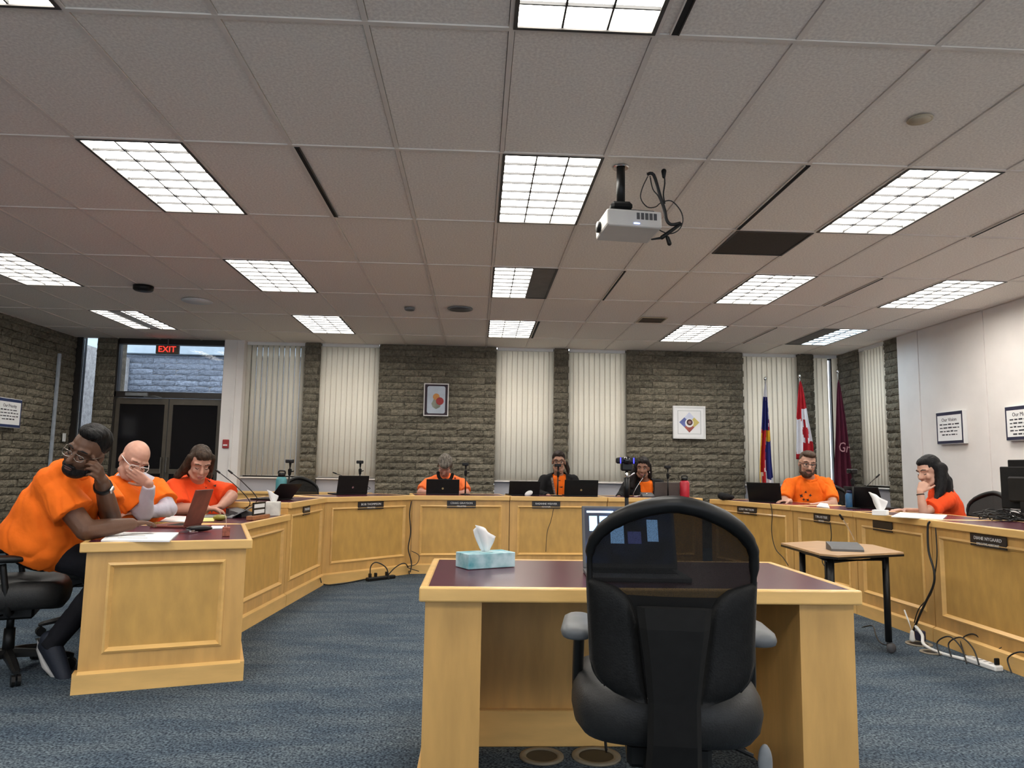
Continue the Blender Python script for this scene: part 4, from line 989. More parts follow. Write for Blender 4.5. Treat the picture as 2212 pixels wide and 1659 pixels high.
def disc(name, label, cat, u, v, r, m, m2, h=.012):
    p = atz(u, v, CEIL); t = thing(name, label, cat, (p.x, p.y, CEIL))
    MB().lathe([(r*.86, -h), (r*.97, -h*.8), (r, -.001)], seg=28).build('rim', m, t, True); MB().lathe([(r*.2, -h-.002), (r*.84, -h-.001), (r*.84, -h+.003)], seg=24).build('cover', m2, t, True)
BEIGE = mat('aged_beige', (.50, .42, .30), .7, var=.08)
disc('round_cover_plate', 'round beige cover plate on the ceiling at the upper right', 'cover plate', 1987, 258, .062, BEIGE, BEIGE, .006)
disc('ceiling_disc', 'round grey ceiling speaker in front of the centre back row light', 'speaker', 994, 667, .15, GREYPL, DGREY)
disc('ceiling_disc', 'pale round disc on the ceiling above the exit door', 'speaker', 426, 650, .17, WHITE, WHITE)  # plain white disc, rim and cover alike
disc('dome_camera', 'small black dome camera on the ceiling at the left', 'camera', 310, 618, .10, BLACK, BLACK, .05)
disc('smoke_detector', 'small grey detector on the ceiling left of the round speaker', 'detector', 885, 665, .06, GREYPL, DGREY, .03)
p = atz(1408, 691, CEIL); t = thing('air_register', 'small brownish air register in the ceiling left of the right back row light', 'air vent', (p.x, p.y, CEIL))
MB().bb(-.16, .16, -.15, .15, -.006, .001).build('register_plate', BEIGE, t)
for k in range(5): MB().bb(-.14, .14, -.12+.055*k, -.095+.055*k, -.010, -.006).build('louvre_slat', GRILLE, t)
# projector
pm = atz(1341, 362, CEIL); py = pm.y
prj = thing('projector', 'white ceiling projector on a black pole', 'projector', (pm.x, pm.y, CEIL))
MB().lathe([(.045, -.006), (.05, 0)], seg=20).build('ceiling_plate', CHROME, prj)
pb = at(1339, 440, py)
MB().cone((0, 0, 0), (0, 0, pb.z-CEIL), .0255, .0255, 18).build('pole', BLACK, prj, True)
dz = pb.z-CEIL
MB().bb(-.065, .065, -.045, .045, dz-.05, dz+.005, bev=.018).cone((-.05, 0, dz-.07), (-.05, 0, dz-.02), .01).cone((.05, 0, dz-.07), (.05, 0, dz-.02), .01).build('mount_bracket', BLACKM, prj)
PBODY = mat('projector_shell', (.62, .60, .57), .5, var=.03)
bc = at(1357, 489, py) - Vector((pm.x, pm.y, CEIL)); Rz = Matrix.Rotation(radians(6), 4, 'Z') @ Matrix.Rotation(radians(-4), 4, 'X')
body = bpy.data.objects.new('projector_body', MB().box((0, 0, 0), (.335, .26, .105), bev=.014, seg=2).mesh('projector_body', PBODY)); COL.objects.link(body); body.parent = prj
body.matrix_basis = Matrix.Translation(bc) @ Rz
MB().box((0, .0, .058), (.26, .2, .012)).build('mount_plate', BLACKM, body); 
MB().cone((-.17, .03, -.005), (-.185, .03, -.005), .034, .034, 18).build('lens', BLACK, body, True)
for k in range(5): MB().box((.02+.026*k, -.131, .012), (.018, .004, .04)).build('vent_slot', DGREY, body)
MB().box((.01, -.1315, -.034), (.035, .003, .006)).build('status_light', emis('blue_led', (.25, .35, 1.0), 6), body)
cb1 = MB()
for pts, r in (([(1398, 376), (1412, 378), (1425, 420), (1436, 455), (1440, 475), (1450, 485), (1470, 482)], .010),
               ([(1401, 378), (1388, 405), (1384, 428), (1398, 447), (1416, 447), (1428, 438), (1450, 434), (1470, 455), (1475, 478), (1466, 497), (1448, 505), (1430, 500), (1418, 492)], .0035),
               ([(1434, 372), (1436, 395), (1433, 420), (1436, 440)], .0045), ([(1404, 380), (1410, 408), (1422, 424), (1432, 450), (1437, 472)], .0035)):
    cb1.tube(spline([at(u, v, py-.02) for u, v in pts], 4), r, 6)
t = thing('projector_cables', 'bundle of black cables hanging from the ceiling beside the projector', 'cable', at(1425, 376, py))
cb1.build('cable_bundle', CABLE, t, True, world=True)
MB().rcone(at(1470, 484, py-.02), at(1430, 513, py-.02), .010, .013).rcone(at(1428, 514, py-.02), at(1408, 517, py-.02), .008, .005).build('connector', BLACK, t, True, world=True)
MB().rcone(at(1442, 514, py-.02), at(1446, 526, py-.02), .012, .014).build('connector', BLACK, t, True, world=True)
MB().rcone(at(1434, 370, py-.02), at(1434, 382, py-.02), .016, .010).build('plug', BLACK, t, True, world=True)
# exit sign
ES = thing('exit_sign', 'red illuminated EXIT sign above the double door', 'sign', (-4.62, YB-.09, 2.745))
MB().bb(-.165, .165, -.03, .03, 0, .13, bev=.006).build('sign_box', mat('exit_box', (.10, .075, .05), .5), ES); MB().cone((0, 0, .13), (0, 0, CEIL-2.745), .012).build('hanger', DGREY, ES)
text('lettering', 'EXIT', .125, emis('exit_red', (1.0, .03, .02), 2.2), ES, (0, -.0315, .065), (pi/2, 0, 0), lw=.25)
# fire alarm, switch, trim on left wall
fa = thing('fire_alarm_pull', 'small red fire alarm pull station on the white column', 'fire alarm', (*at(487, 956, YB-.12).to_tuple()[:2], 1.43))
MB().bb(-.045, .045, -.0, .03, -.065, .065, bev=.008).build('alarm_body', REDP, fa); MB().bb(-.03, .03, -.012, .0, -.03, -.008, bev=.003).build('pull_handle', WHITE, fa)
sw = thing('light_switch', 'small white light switch on the dark stone left wall', 'switch', (XL+.05, 10.86, 1.48))
MB().bb(-.004, .004, -.04, .04, -.06, .06, bev=.002).build('switch_plate', WHITE, sw); MB().bb(.004, .012, -.008, .008, -.014, .014).build('switch_toggle', WHITE, sw)
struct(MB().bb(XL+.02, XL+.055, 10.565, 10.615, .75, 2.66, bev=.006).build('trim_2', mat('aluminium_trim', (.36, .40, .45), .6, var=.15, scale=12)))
# framed pictures on the piers
pic = thing('framed_picture', 'silver-framed picture of orange and red fruit shapes on the left stone pier', 'picture', (-.628, STONEF, 2.145))
w_, h_ = .185, .245
SILV = mat('silver_frame', (.62, .58, .54), .4, metal=.5)
for n_, a in (('frame_rail', (-w_, w_, h_-.014, h_)), ('frame_rail', (-w_, w_, -h_, -h_+.014)), ('frame_stile', (-w_, -w_+.014, -h_+.014, h_-.014)), ('frame_stile', (w_-.014, w_, -h_+.014, h_-.014))):
    MB().bb(a[0], a[1], -.022, .022, a[2], a[3]).build(n_, SILV, pic)
MB().bb(-w_+.014, w_-.014, -.004, .01, -h_+.014, h_-.014).build('mat_board', mat('plum_board', (.030, .016, .026), .7), pic)
def rrect(w, h, r, n=5): 
    P = []
    for cx, cz, a0 in ((w-r, h-r, 0), (-w+r, h-r, 90), (-w+r, -h+r, 180), (w-r, -h+r, 270)):
        for k in range(n+1): a = radians(a0+90*k/n); P.append((cx+r*cos(a), cz+r*sin(a)))
    return P
def flat(t, name, pts, y, m, th=.0015): return MB().prism([(x, y, z) for x, z in pts], (0, -th, 0)).build(name, m, t)
flat(pic, 'print_sheet', rrect(.135, .205, .03), -.004, mat('print_grey', (.40, .45, .52), .6, var=.12, scale=5))
circ = lambda cx, cz, r, n=20, k=1.0: [(cx+r*cos(2*pi*i/n), cz+k*r*sin(2*pi*i/n)) for i in range(n)]
flat(pic, 'grey_shape', [(-.07, -.06), (-.03, .02), (.03, .03), (.08, -.04), (.06, -.11), (.0, -.14), (-.05, -.11)], -.0056, mat('print_olive', (.20, .21, .17), .7, var=.3, scale=9))
flat(pic, 'orange_shape', circ(0, .045, .05), -.0072, mat('print_orange', (.48, .22, .06), .7, var=.2, scale=9))
flat(pic, 'red_shape', circ(.055, -.02, .058), -.0088, mat('print_red', (.28, .03, .03), .7, var=.3, scale=9))
dia = thing('framed_picture', 'white-framed square picture with a four-coloured diamond on the right stone pier', 'picture', (3.213, STONEF, 1.878))
a = .25
for n_, q in (('frame_rail', (-a, a, a-.03, a)), ('frame_rail', (-a, a, -a, -a+.03)), ('frame_stile', (-a, -a+.03, -a+.03, a-.03)), ('frame_stile', (a-.03, a, -a+.03, a-.03))):
    MB().bb(q[0], q[1], -.022, .022, q[2], q[3], bev=.002).build(n_, WHITE, dia)
MB().bb(-a+.03, a-.03, -.014, .01, -a+.03, a-.03).build('mat_board', PAPER, dia)
ln = mat('pencil_line', (.22, .26, .26), .8)
for q in ((-.178, .178, .174, .178), (-.178, .178, -.178, -.174), (-.178, -.174, -.174, .174), (.174, .178, -.174, .174)): MB().bb(q[0], q[1], -.0165, -.014, q[2], q[3]).build('border_line', ln, dia)
r = .155; s = .075
flat(dia, 'pale_quarter', [(0, r), (s, s), (0, 0), (-s, s)], -.0145, mat('print_pale', (.60, .64, .78), .8)); flat(dia, 'blue_quarter', [(-r, 0), (-s, s), (0, 0), (-s, -s)], -.0145, mat('print_blue', (.14, .17, .42), .8, var=.3))
flat(dia, 'yellow_quarter', [(r, 0), (s, -s), (0, 0), (s, s)], -.0145, mat('print_yellow', (.60, .50, .16), .8)); flat(dia, 'red_quarter', [(0, -r), (-s, -s), (0, 0), (s, -s)], -.0145, mat('print_brick', (.36, .10, .08), .8, var=.3))
flat(dia, 'white_ring', circ(0, -.01, .066), -.0165, PAPER); flat(dia, 'dark_disc', circ(.004, .0, .047), -.0185, mat('print_brown', (.085, .04, .04), .8, var=.5, scale=30)); flat(dia, 'pink_disc', circ(.004, 0, .022), -.0205, mat('print_pink', (.32, .18, .17), .8))
# wall signs (box-mounted)
def sign(label, loc, rz, w, h, title, lines, navy):
    t = thing('wall_sign', label, 'sign', loc, rz, 'white framed wall signs'); d = .05
    MB().bb(-w/2, w/2, -d, 0, -h/2, h/2, bev=.003).build('sign_box', WHITE, t)
    for q in ((-w/2+.008, w/2-.008, h/2-.045, h/2-.008), (-w/2+.008, w/2-.008, -h/2+.008, -h/2+.040), (-w/2+.008, -w/2+.026, -h/2+.04, h/2-.045), (w/2-.026, w/2-.008, -h/2+.04, h/2-.045)):
        MB().bb(q[0], q[1], -d-.004, -d, q[2], q[3]).build('border_band', navy, t)
    MB().bb(-w/2+.026, w/2-.026, -d-.003, -d, -h/2+.04, h/2-.045).build('sign_face', PAPER, t)
    text('lettering', title, .058, INK, t, (0, -d-.0035, h*.24), (pi/2, 0, 0), lw=w*.55)
    for k in range(lines):                              # small print too faint to read: word-length strokes
        L = w*(.72 - (.16 if k == lines-1 else 0)); x = -L/2; z = h*.10 - k*h*.105
        while x < L/2-.02:
            q = min(random.uniform(.03, .075), L/2-x); MB().bb(x, x+q, -d-.0042, -d-.003, z-.006, z+.004+random.uniform(0, .006)).build('print_line', INK, t); x += q+.016
NAVY = mat('navy_band', (.02, .02, .05), .6)
sign('square sign headed Our Vision on the white right wall', (XR-.012, 8.35, 1.70), -pi/2, .49, .385, 'Our Vision', 4, NAVY)
sign('sign headed Our Mission cut by the right edge, on the white wall', (XR-.012, 7.19, 1.69), -pi/2, .49, .36, 'Our Mission', 5, NAVY)
sign('white sign with blue bands on the dark stone left wall', (XL+.045, 9.50, 1.735), pi/2, .49, .37, 'Our Priority', 4, mat('blue_band', (.02, .035, .11), .6))
# ================================================================== FLAGS
def flag(label, u, vtop, y, cols, fn, u0, u1, vbot, seed, vt2):
    top = at(u, vtop, y); t = thing('flag_on_pole', label, 'flag', (top.x, y, 0), 0, 'flags on poles by the back wall')
    PB = mat('flag_pole', (.62, .60, .55), .3, metal=.6)
    MB().cone((0, 0, .03), (0, 0, top.z-.03), .013, .011, 12).build('pole', PB, t, True)
    MB().ell((0, 0, top.z), (.022, .022, .03)).build('finial', CHROME, t, True)
    MB().lathe([(.16, 0), (.155, .02), (.05, .05), (.02, .09)], seg=20).build('stand', DARKB, t, True)
    a0 = at(u0, vbot, y).x - top.x; a1 = at(u1, vbot, y).x - top.x; zt = at(u, vt2, y).z; zb = at(u, vbot, y).z
    nf = 26; nr = 30; rnd = random.Random(seed); ph = [rnd.uniform(-.5, .5) for _ in range(9)]
    def P(s, q):
        g = min(1, (q*1.15)**.62); x = (a0+(a1-a0)*s)*g + .008*sin(q*9+ph[0]*6)*q; dep = -.045*g*sin(s*pi*5.5+ph[1]*3+q*1.2) - .05*q
        return Vector((x, dep - .02, zt + (zb-zt)*q - .05*q*abs(sin(s*pi*2+ph[2]))))
    b = MB(); b.grid(P, nf, nr); bmesh.ops.recalc_face_normals(b.b, faces=b.b.faces)
    me = bpy.data.meshes.new('flag_cloth'); b.b.to_mesh(me); b.b.free()
    for c in cols: me.materials.append(c)
    for i, p in enumerate(me.polygons):
        p.use_smooth = True; p.material_index = fn(((i//nr)+.5)/nf, ((i % nr)+.5)/nr)
    cl = obj('flag_cloth', me, t); sm = cl.modifiers.new('thickness', 'SOLIDIFY'); sm.thickness = .002
    return t, P
FR, FW, FB, FY, FM = (cloth('flag_red', (.42, .018, .025)), cloth('flag_white', (.72, .70, .72), .04), cloth('flag_blue', (.025, .03, .16)), cloth('flag_yellow', (.62, .36, .02)), cloth('flag_maroon', (.085, .012, .026)))
def bcf(s, q):
    if s < .18 and q > .45: return 3
    if q < .14: return 1
    k = sin(s*17 + q*9)
    if .44 < q < .55 and s > .62: return 3
    if .42 < q < .50: return 0
    if q < .42: return 2 if (s < .55 or k > -.2) else (1 if k > -.7 else 0)
    if s > .62: return 2 if q < .86 else 1
    if q > .80: return 0 if k > -.1 else 1
    return 1 if k > .55 else (0 if k < -.25 or s < .4 else 2)
flag('flag with blue, red, white and yellow folds, leftmost of the three flags', 1653, 818, 10.55, [FR, FW, FB, FY], bcf, 1636, 1668, 1062, 3, 826)
def caf(s, q):
    if s < .45: return 0 if q < .50 + s*.05 else (1 if q < .93 else 0)
    x, z = (s-.66)/.34, (q-.665)/.15
    leaf = abs(x)+abs(z)*.8 < .55 or (abs(z) < .3 and abs(x) < .75) or (abs(x) < .10 and z < .9 and z > -1.1)
    return 0 if q < .37 or q > .80 or leaf else 1
flag('red and white maple leaf flag behind the person in the printed T-shirt', 1727, 813, 10.50, [FR, FW], caf, 1713, 1752, 985, 5, 822)
mt_, Pm = flag('maroon flag with pale script lettering, rightmost of the three flags', 1809, 803, 10.45, [FM], lambda s, q: 0, 1798, 1838, 1075, 8, 820)
text('lettering', 'Gr', .20, mat('pink_script', (.40, .20, .22), .8), mt_, (-.005, -.13, at(1816, 968, 10.45).z), (pi/2, .15, 0), lw=.16)
# ================================================================== THINGS ON THE DESKS
def laptop(label, hinge, rz, w=.33, lid=.215, ang=20, m=BLACK, emblem=None, base=.22, screen=None):
    """hinge = centre of the hinge line on the desk; the lid's back looks to local -Y, the keyboard lies to +Y"""
    t = thing('laptop', label, 'laptop', hinge, rz, 'laptops on the desks')
    MB().bb(-w/2, w/2, 0, base, .0, .014, bev=.003).build('laptop_base', m, t)
    MB().bb(-w/2+.03, w/2-.03, .03, base*.55, .014, .016).build('keyboard', BLACKM, t)
    lo = obj('lid', MB().bb(-w/2, w/2, -.004, .004, 0, lid, bev=.003).mesh('lid', m), t); lo.location = (0, 0, .012); lo.rotation_euler = (radians(ang), 0, 0)
    MB().bb(-w/2+.01, w/2-.01, .004, .005, .014, lid-.01).build('screen', screen or DG, lo)
    if emblem: MB().lathe([(.012, 0), (.012, .001)], seg=16).build('emblem', emblem, lo).matrix_basis = Matrix.Translation((0, -.0045, lid*.35)) @ Matrix.Rotation(pi/2, 4, 'X')
    return t
EMB1 = mat('gold_emblem', (.45, .36, .18), .4, metal=.4); TAUPE = mat('taupe_shell', (.085, .070, .066), .45)
def deskpt(u, v, z=ZD): return atz(u, v, z)
def onz_y(u, y, z):                                      # the point of height z and depth y seen in picture column u
    lo, hi = 600, 1659
    for _ in range(40):
        v = (lo+hi)/2
        if at(u, v, y).z > z: lo = v
        else: hi = v
    return at(u, v, y)
laptop('open black laptop alone on the angled left desk', onz_y(760, 8.05, ZD), radians(36), .36, .195, 12, emblem=CHROME)
laptop('black laptop with a gold emblem in front of the person in the black scarf', onz_y(956, 8.48, ZD), radians(4), .375, .165, 14, emblem=EMB1)
laptop('black laptop left of the person in glasses and blazer', onz_y(1132, 8.50, ZD), radians(8), .36, .160, 18)
laptop('black laptop right of the person in glasses and blazer', onz_y(1255, 8.50, ZD), radians(0), .39, .180, 14, emblem=EMB1)
laptop('taupe laptop in front of the blazer wearer, beside the red bottle', onz_y(1440, 8.62, ZD), radians(3), .30, .165, 12, TAUPE)
laptop('black laptop on the angled right desk, left of the person in the printed T-shirt', onz_y(1653, 7.62, ZD), radians(-35), .34, .205, 22)
laptop('black laptop behind the blue bottle at the right desks', onz_y(1872, 6.55, ZD), radians(-62), .34, .20, 24)
laptop('dark tablet laptop leaning in front of the empty chair at the left corner', onz_y(606, 6.62, ZD), radians(62), .28, .18, 42)
# man's laptop in a red-brown cover, woman's grey laptop
CASE = mat('red_brown_leather', (.16, .040, .026), .6, var=.5, scale=6)
hn = atz(414, 1141, ZL); laptop('laptop with a red-brown leather cover open on the near left desk', (hn.x-.035, hn.y+.11, ZL), radians(84), .24, .235, 16, CASE)
laptop('grey laptop in front of the person in red-orange in the left row', onz_y(508, 5.80, ZL), radians(100), .30, .20, 62, GREYPL)
# sheets of paper and pads
def sheet(label, corners, z, th=.004, m=PAPER, name='paper_sheet', cat='paper', marks=0):
    P = [atz(u, v, z) for u, v in corners]; c = sum(P, Vector())/4
    o = MB().prism([p-c for p in P], (0, 0, th)).build(name, m); o.location = c; tag(o, label, cat)
    if marks:
        for k in range(marks):
            a = P[3].lerp(P[0], (k+1)/(marks+1))-c; b = P[2].lerp(P[1], (k+1)/(marks+1))-c; d = b-a
            MB().tube([a+d*.2+Vector((0, 0, th+.0006)), a+d*random.uniform(.5, .8)+Vector((0, 0, th+.0006))], .0012, 4).build('pencil_note', GREYPL, o)
    return o
sheet('white note pad at the front edge of the near left desk', [(218, 1170), (366, 1171), (386, 1153), (242, 1152)], ZL, .008, marks=3)
sheet('white sheet lying beyond the red-brown laptop cover', [(345, 1127), (400, 1128), (402, 1116), (366, 1115)], ZL)
sheet('yellow sheet right of the red-brown laptop cover', [(424, 1127), (462, 1126), (474, 1113), (438, 1112)], ZL, m=mat('yellow_paper', (.75, .68, .25), .9))
sheet('loose white sheet near the desk corner beside the small wooden pen block', [(450, 1143), (480, 1142), (484, 1137), (458, 1137)], ZL)
sheet('stack of white papers in front of the person in red-orange in the left row', [(495, 1108), (540, 1107), (535, 1101), (505, 1100)], ZL, .006)
sheet('white papers under the arm of the person with chin on fist', [(1925, 1117), (2036, 1123), (2046, 1114), (1945, 1108)], ZD, .006)
sheet('small white paper under the hand of the person in the printed T-shirt', [(1764, 1095), (1792, 1099), (1788, 1090), (1772, 1088)], ZD, .01)
# small things on the near left desk
c = atz(488, 1158, ZL); t = thing('pen_block', 'small reddish wooden block holding a pen at the near left desk corner', 'pen holder', c, radians(19))
MB().bb(-.02, .02, -.02, .02, 0, .05, bev=.002).build('block', mat('red_wood', (.30, .09, .05), .6, var=.4, scale=50), t); MB().tube([(0, 0, .045), (-.005, 0, .10), (-.012, .005, .12)], .003).build('pen', mat('pen_beige', (.6, .48, .36), .5), t)
c = atz(402, 1152, ZL); t = thing('key_ring', 'bunch of dark keys beside the note pad on the near left desk', 'keys', c)
for k in range(5): MB().box((0, 0, 0), (.05, .012, .004), mt=Matrix.Translation((random.uniform(-.03, .05), random.uniform(-.02, .02), .004+.004*k)) @ Matrix.Rotation(random.uniform(0, 3), 4, 'Z')).build('key', CHROME if k % 2 else DGREY, t)
c = atz(430, 1148, ZL); o = MB().ell((0, 0, .018), (.075, .03, .018)).build('glasses_case', BLACK, None, True); o.location = c; o.rotation_euler = (0, 0, .4); tag(o, 'flat black glasses case on the near left desk', 'case')
c = atz(475, 1124, ZL); o = MB().ell((0, 0, .020), (.05, .035, .022)).build('computer_mouse', mat('olive_plastic', (.22, .20, .03), .4), None, True); o.location = c; tag(o, 'olive-green computer mouse on the left desk beside yellow paper', 'mouse')
# tissue boxes
def tissue(t, c, k=1.0, m=PAPER):
    def f(s, q):
        a = 2*pi*s; r = (.010 + .034*q**.8)*k*(1+.35*sin(3*a+q*2)); return Vector((c[0] + r*cos(a) - .015*q*k, c[1] + r*.55*sin(a), c[2] + .085*q*k*(1+.35*cos(a*1+2.6))))
    MB().sheet(f, 24, 6, .001).build('tissue', m, t, True)
TEAL = mat('teal_print', (.06, .28, .33), .6, scale=14, col2=(.55, .70, .74), detail=6)
c = (atz(987, 1225, ZL) + atz(1107, 1221, ZL))/2; t = thing('tissue_box', 'teal patterned tissue box on the centre desk', 'tissue box', (.045, 3.115, ZL), radians(28))
MB().box((0, 0, .030), (.22, .115, .060), bev=.002).build('carton', TEAL, t); MB().lathe([(.03, .0600), (.03, .0612)], (0, 0, 0), 18).build('opening', mat('clear_film', (.45, .60, .62), .3), t); tissue(t, (0, 0, .058))
c = atz(592, 1118, ZL); t = thing('tissue_box', 'white tissue box at the end of the low left desk', 'tissue box', (*onz_y(589, 6.02, ZL).to_tuple()[:2], ZL), radians(10))
MB().box((0, 0, .055), (.11, .11, .11), bev=.003).build('carton', mat('pale_carton', (.62, .60, .56), .7, var=.15, scale=20), t); tissue(t, (0, 0, .10), .9)
c = atz(1902, 1113, ZD); t = thing('tissue_box', 'small white tissue box with a big upright tissue on the right desk', 'tissue box', c, radians(-40))
MB().box((0, 0, .02), (.10, .10, .04), bev=.003).build('carton', PAPER, t); tissue(t, (0, 0, .03), 1.25)
c = onz_y(1142, 8.45, ZD); o = MB().ell((0, 0, .025), (.05, .02, .03), (Vector((1, 0, .5)), Vector((0, 1, 0)), Vector((-.5, 0, 1)))).build('paper_wad', PAPER, None, True); o.location = c; tag(o, 'crumpled white paper before the laptop left of the blazer wearer with glasses', 'paper')
# bottles
def bottle(label, loc, r, h, m, capm, loop=False, rz=0):
    t = thing('water_bottle', label, 'bottle', loc, rz, 'water bottles on the desks')
    MB().lathe([(r*.9, 0), (r, .012), (r, h*.68), (r*.82, h*.76), (r*.62, h*.79)], seg=24).build('bottle_body', m, t, True)
    MB().lathe([(r*.66, h*.78), (r*.66, h*.92), (r*.5, h*.94)], seg=20).build('cap', capm, t, True)
    if loop: MB().tube(spline([(-r*.6, 0, h*.88), (-r*.5, 0, h*1.0), (r*.5, 0, h*1.0), (r*.6, 0, h*.88)], 5), .007, 8).build('carry_loop', capm, t, True)
bottle('red metal water bottle with a black loop cap on the front desk', onz_y(1479, 8.60, ZD), .056, .25, mat('red_enamel', (.50, .025, .045), .35), BLACK, True)
bottle('blue water bottle at the narrow right desk', onz_y(1836, 6.62, ZD), .037, .17, mat('blue_plastic', (.03, .12, .25), .3, var=.3), mat('navy_cap', (.02, .02, .06), .4))
bottle('teal water bottle with a black cap left of the empty chair', onz_y(606, 6.95, ZD), .050, .25, mat('teal_enamel', (.07, .28, .31), .4), BLACK, True)
# black pouch
t = thing('black_pouch', 'soft black pouch at the left end of the angled right desk', 'pouch', onz_y(1566, 8.02, ZD), radians(-60))
b = MB(); b.ell((0, 0, .035), (.06, .09, .04)); b.ell((0, .08, .03), (.045, .06, .03)); b.ell((.01, -.06, .045), (.045, .05, .042)); obj('pouch', remesh(b, .008, BLKC, 'pouch', 3, .004, 20), t)
# slim stands with small cameras
def stand(label, u, vtop, y, z, tilt=0.0, head=1.0, rz=0.0):
    p = onz_y(u, y, z); h = at(u, vtop, y).z - z; t = thing('camera_stand', label, 'camera stand', p, rz, 'slim black camera stands on the desks')
    MB().lathe([(.06, 0), (.058, .008), (.012, .014)], seg=20).build('stand_foot', BLACK, t, True)
    MB().cone((0, 0, .01), (tilt, 0, h*.62), .009, .0075, 10).cone((tilt*.9, 0, h*.58), (tilt*1.1, 0, h*.78), .006, .006, 8).build('rod', BLACK, t, True)
    MB().rcone((tilt*1.0, 0, h*.60), (tilt*1.1, 0, h*.70), .014, .018).rcone((tilt+.01, 0, h*.66), (tilt+.035, 0, h*.68), .005, .005).build('clamp', BLACKM, t, True)
    MB().box((tilt*1.2-.005, -.005, h*.93), (.075*head, .035, .035*head), bev=.006).rcone((tilt*1.2, 0, h*.78), (tilt*1.2, 0, h*.88), .007, .012).cone((tilt*1.2-.01, -.02, h*.93), (tilt*1.2-.01, -.035, h*.93), .013*head, .013*head, 12).build('camera_head', BLACK, t)
stand('slim camera stand on the narrow left corner desk before the empty chair', 620, 990, 6.95, ZD, .012)
stand('slim camera stand behind the lone laptop on the angled left desk', 776, 993, 8.25, ZD)
stand('slim camera stand beside the person in the black scarf', 1005, 998, 8.50, ZD)
stand('slim camera stand in front of the person in glasses and blazer', 1204, 1000, 8.45, ZD, .006, 1.0)
stand('slim camera stand between the taupe laptop and the red bottle', 1443, 1004, 8.52, ZD)
stand('slim camera stand beside the blue bottle at the right desks', 1844, 1012, 6.50, ZD, 0, 1.2)
# gooseneck microphone units
def micunit(label, c, rz, pts=None, m=DGREY, w=.14, tip=(.0, .0, .0), silver=False):
    t = thing('gooseneck_microphone', label, 'microphone', c, rz, 'gooseneck microphones')
    b = MB(); b.prism([(-w/2, -.07, 0), (-w/2, .07, 0), (-w/2, .07, .05), (-w/2, -.05, .028), (-w/2, -.07, .014)], (w, 0, 0)); b.build('mic_base', m, t)
    P = spline(pts, 5); MB().tube(P, .0035 if not silver else .004, 6).build('gooseneck', CHROME if silver else BLACK, t, True, world=True)
    MB().rcone(P[-1], P[-1] + (P[-1]-P[-2]).normalized()*.035, .008, .007).build('mic_capsule', BLACK, t, True, world=True)
TM = Vector((2.43, 4.80, .644))
micunit('grey conference microphone base with a thin gooseneck on the small table', (TM.x, TM.y, TM.z), radians(-12), [at(1846, 1168, 4.9), at(1838, 1150, 4.88), at(1826, 1130, 4.85), at(1820, 1121, 4.84)], mat('mic_grey', (.085, .085, .088), .5), .20, silver=True)
c1 = onz_y(523, 5.9, ZL); micunit('dark microphone base with a long gooseneck nearest the name stand on the left desk', c1, radians(60), [c1+Vector((0, .02, .04)), at(540, 1085, 5.92), at(510, 1050, 5.92), at(474, 1021, 5.92)])
c1 = onz_y(548, 6.12, ZL); micunit('second dark gooseneck microphone further along the low left desk', c1+Vector((-.12, .0, 0)), radians(70), [c1+Vector((-.1, .02, .04)), at(556, 1080, 6.1), at(528, 1045, 6.1), at(501, 1022, 6.1)])
c1 = onz_y(775, 8.42, ZD); micunit('gooseneck microphone behind the lone laptop on the angled left desk', c1, radians(40), [c1+Vector((0, .0, .04)), at(800, 1055, 8.4), at(770, 1040, 8.4), at(726, 1023, 8.4)])
c1 = onz_y(1398, 8.62, ZD); micunit('silver gooseneck microphone in front of the blazer wearer next to the red bottle', c1, 0, [c1+Vector((0, 0, .04)), at(1369, 1072, 8.6), at(1374, 1055, 8.58), at(1390, 1031, 8.56)], silver=True)
c1 = onz_y(1868, 6.85, ZD); micunit('gooseneck microphone behind the laptop at the narrow right desk', c1, radians(-60), [c1+Vector((0, 0, .04)), at(1864, 1060, 6.8), at(1878, 1045, 6.78), at(1893, 1031, 6.76)])
# name stand on a wooden foot
c = onz_y(558, 5.62, ZL); t = thing('name_stand', 'white name card in a black frame on a wooden foot on the left desk', 'name stand', c, radians(82))
MB().bb(-.14, .14, -.03, .03, 0, .03, bev=.003).build('wooden_foot', mat('cherry_wood', (.30, .12, .05), .5, var=.3, scale=20, stretch=(1, 6, 6)), t)
MB().bb(-.105, .105, -.004, .004, .03, .125).build('card_frame', BLACK, t)
for s in (-1, 1): MB().bb(-.088, .088, s*.0045-.001, s*.0045+.001, .084 if s else 0, .112).build('card', PAPER, t); MB().bb(-.088, .088, s*.0045-.001, s*.0045+.001, .042, .070).build('card', PAPER, t)
# monitors with cables at the right edge
def monitor(label, loc, rz, w=.48, h=.30, z0=.12):
    t = thing('computer_monitor', label, 'monitor', loc, rz); MB().bb(-w/2, w/2, -.02, .02, z0, z0+h, bev=.006).build('monitor_shell', BLACKM, t); MB().bb(-w/2+.012, w/2-.012, .02, .022, z0+.012, z0+h-.012).build('screen', DG, t)
    MB().bb(-.13, .13, -.05, -.018, z0+.05, z0+h-.07, bev=.012).build('rear_bulge', BLACK, t); MB().bb(-.03, .03, -.045, -.02, .02, z0+.1).build('neck', BLACK, t); MB().bb(-.11, .11, -.09, .09, 0, .02, bev=.008).build('foot', BLACK, t)
m0 = onz_y(2226, 5.02, ZD); monitor('black computer monitor seen from behind at the right edge', m0, radians(-83), .44, .30, .08)
m0 = onz_y(2240, 5.42, ZD); monitor('taller black monitor standing behind another at the right edge', m0, radians(-83), .44, .30, .14)
t = thing('cable_tangle', 'tangle of black cables on the desk under the monitors at the right edge', 'cable', onz_y(2170, 5.05, ZD)); b = MB(); q0 = onz_y(2170, 5.05, ZD)
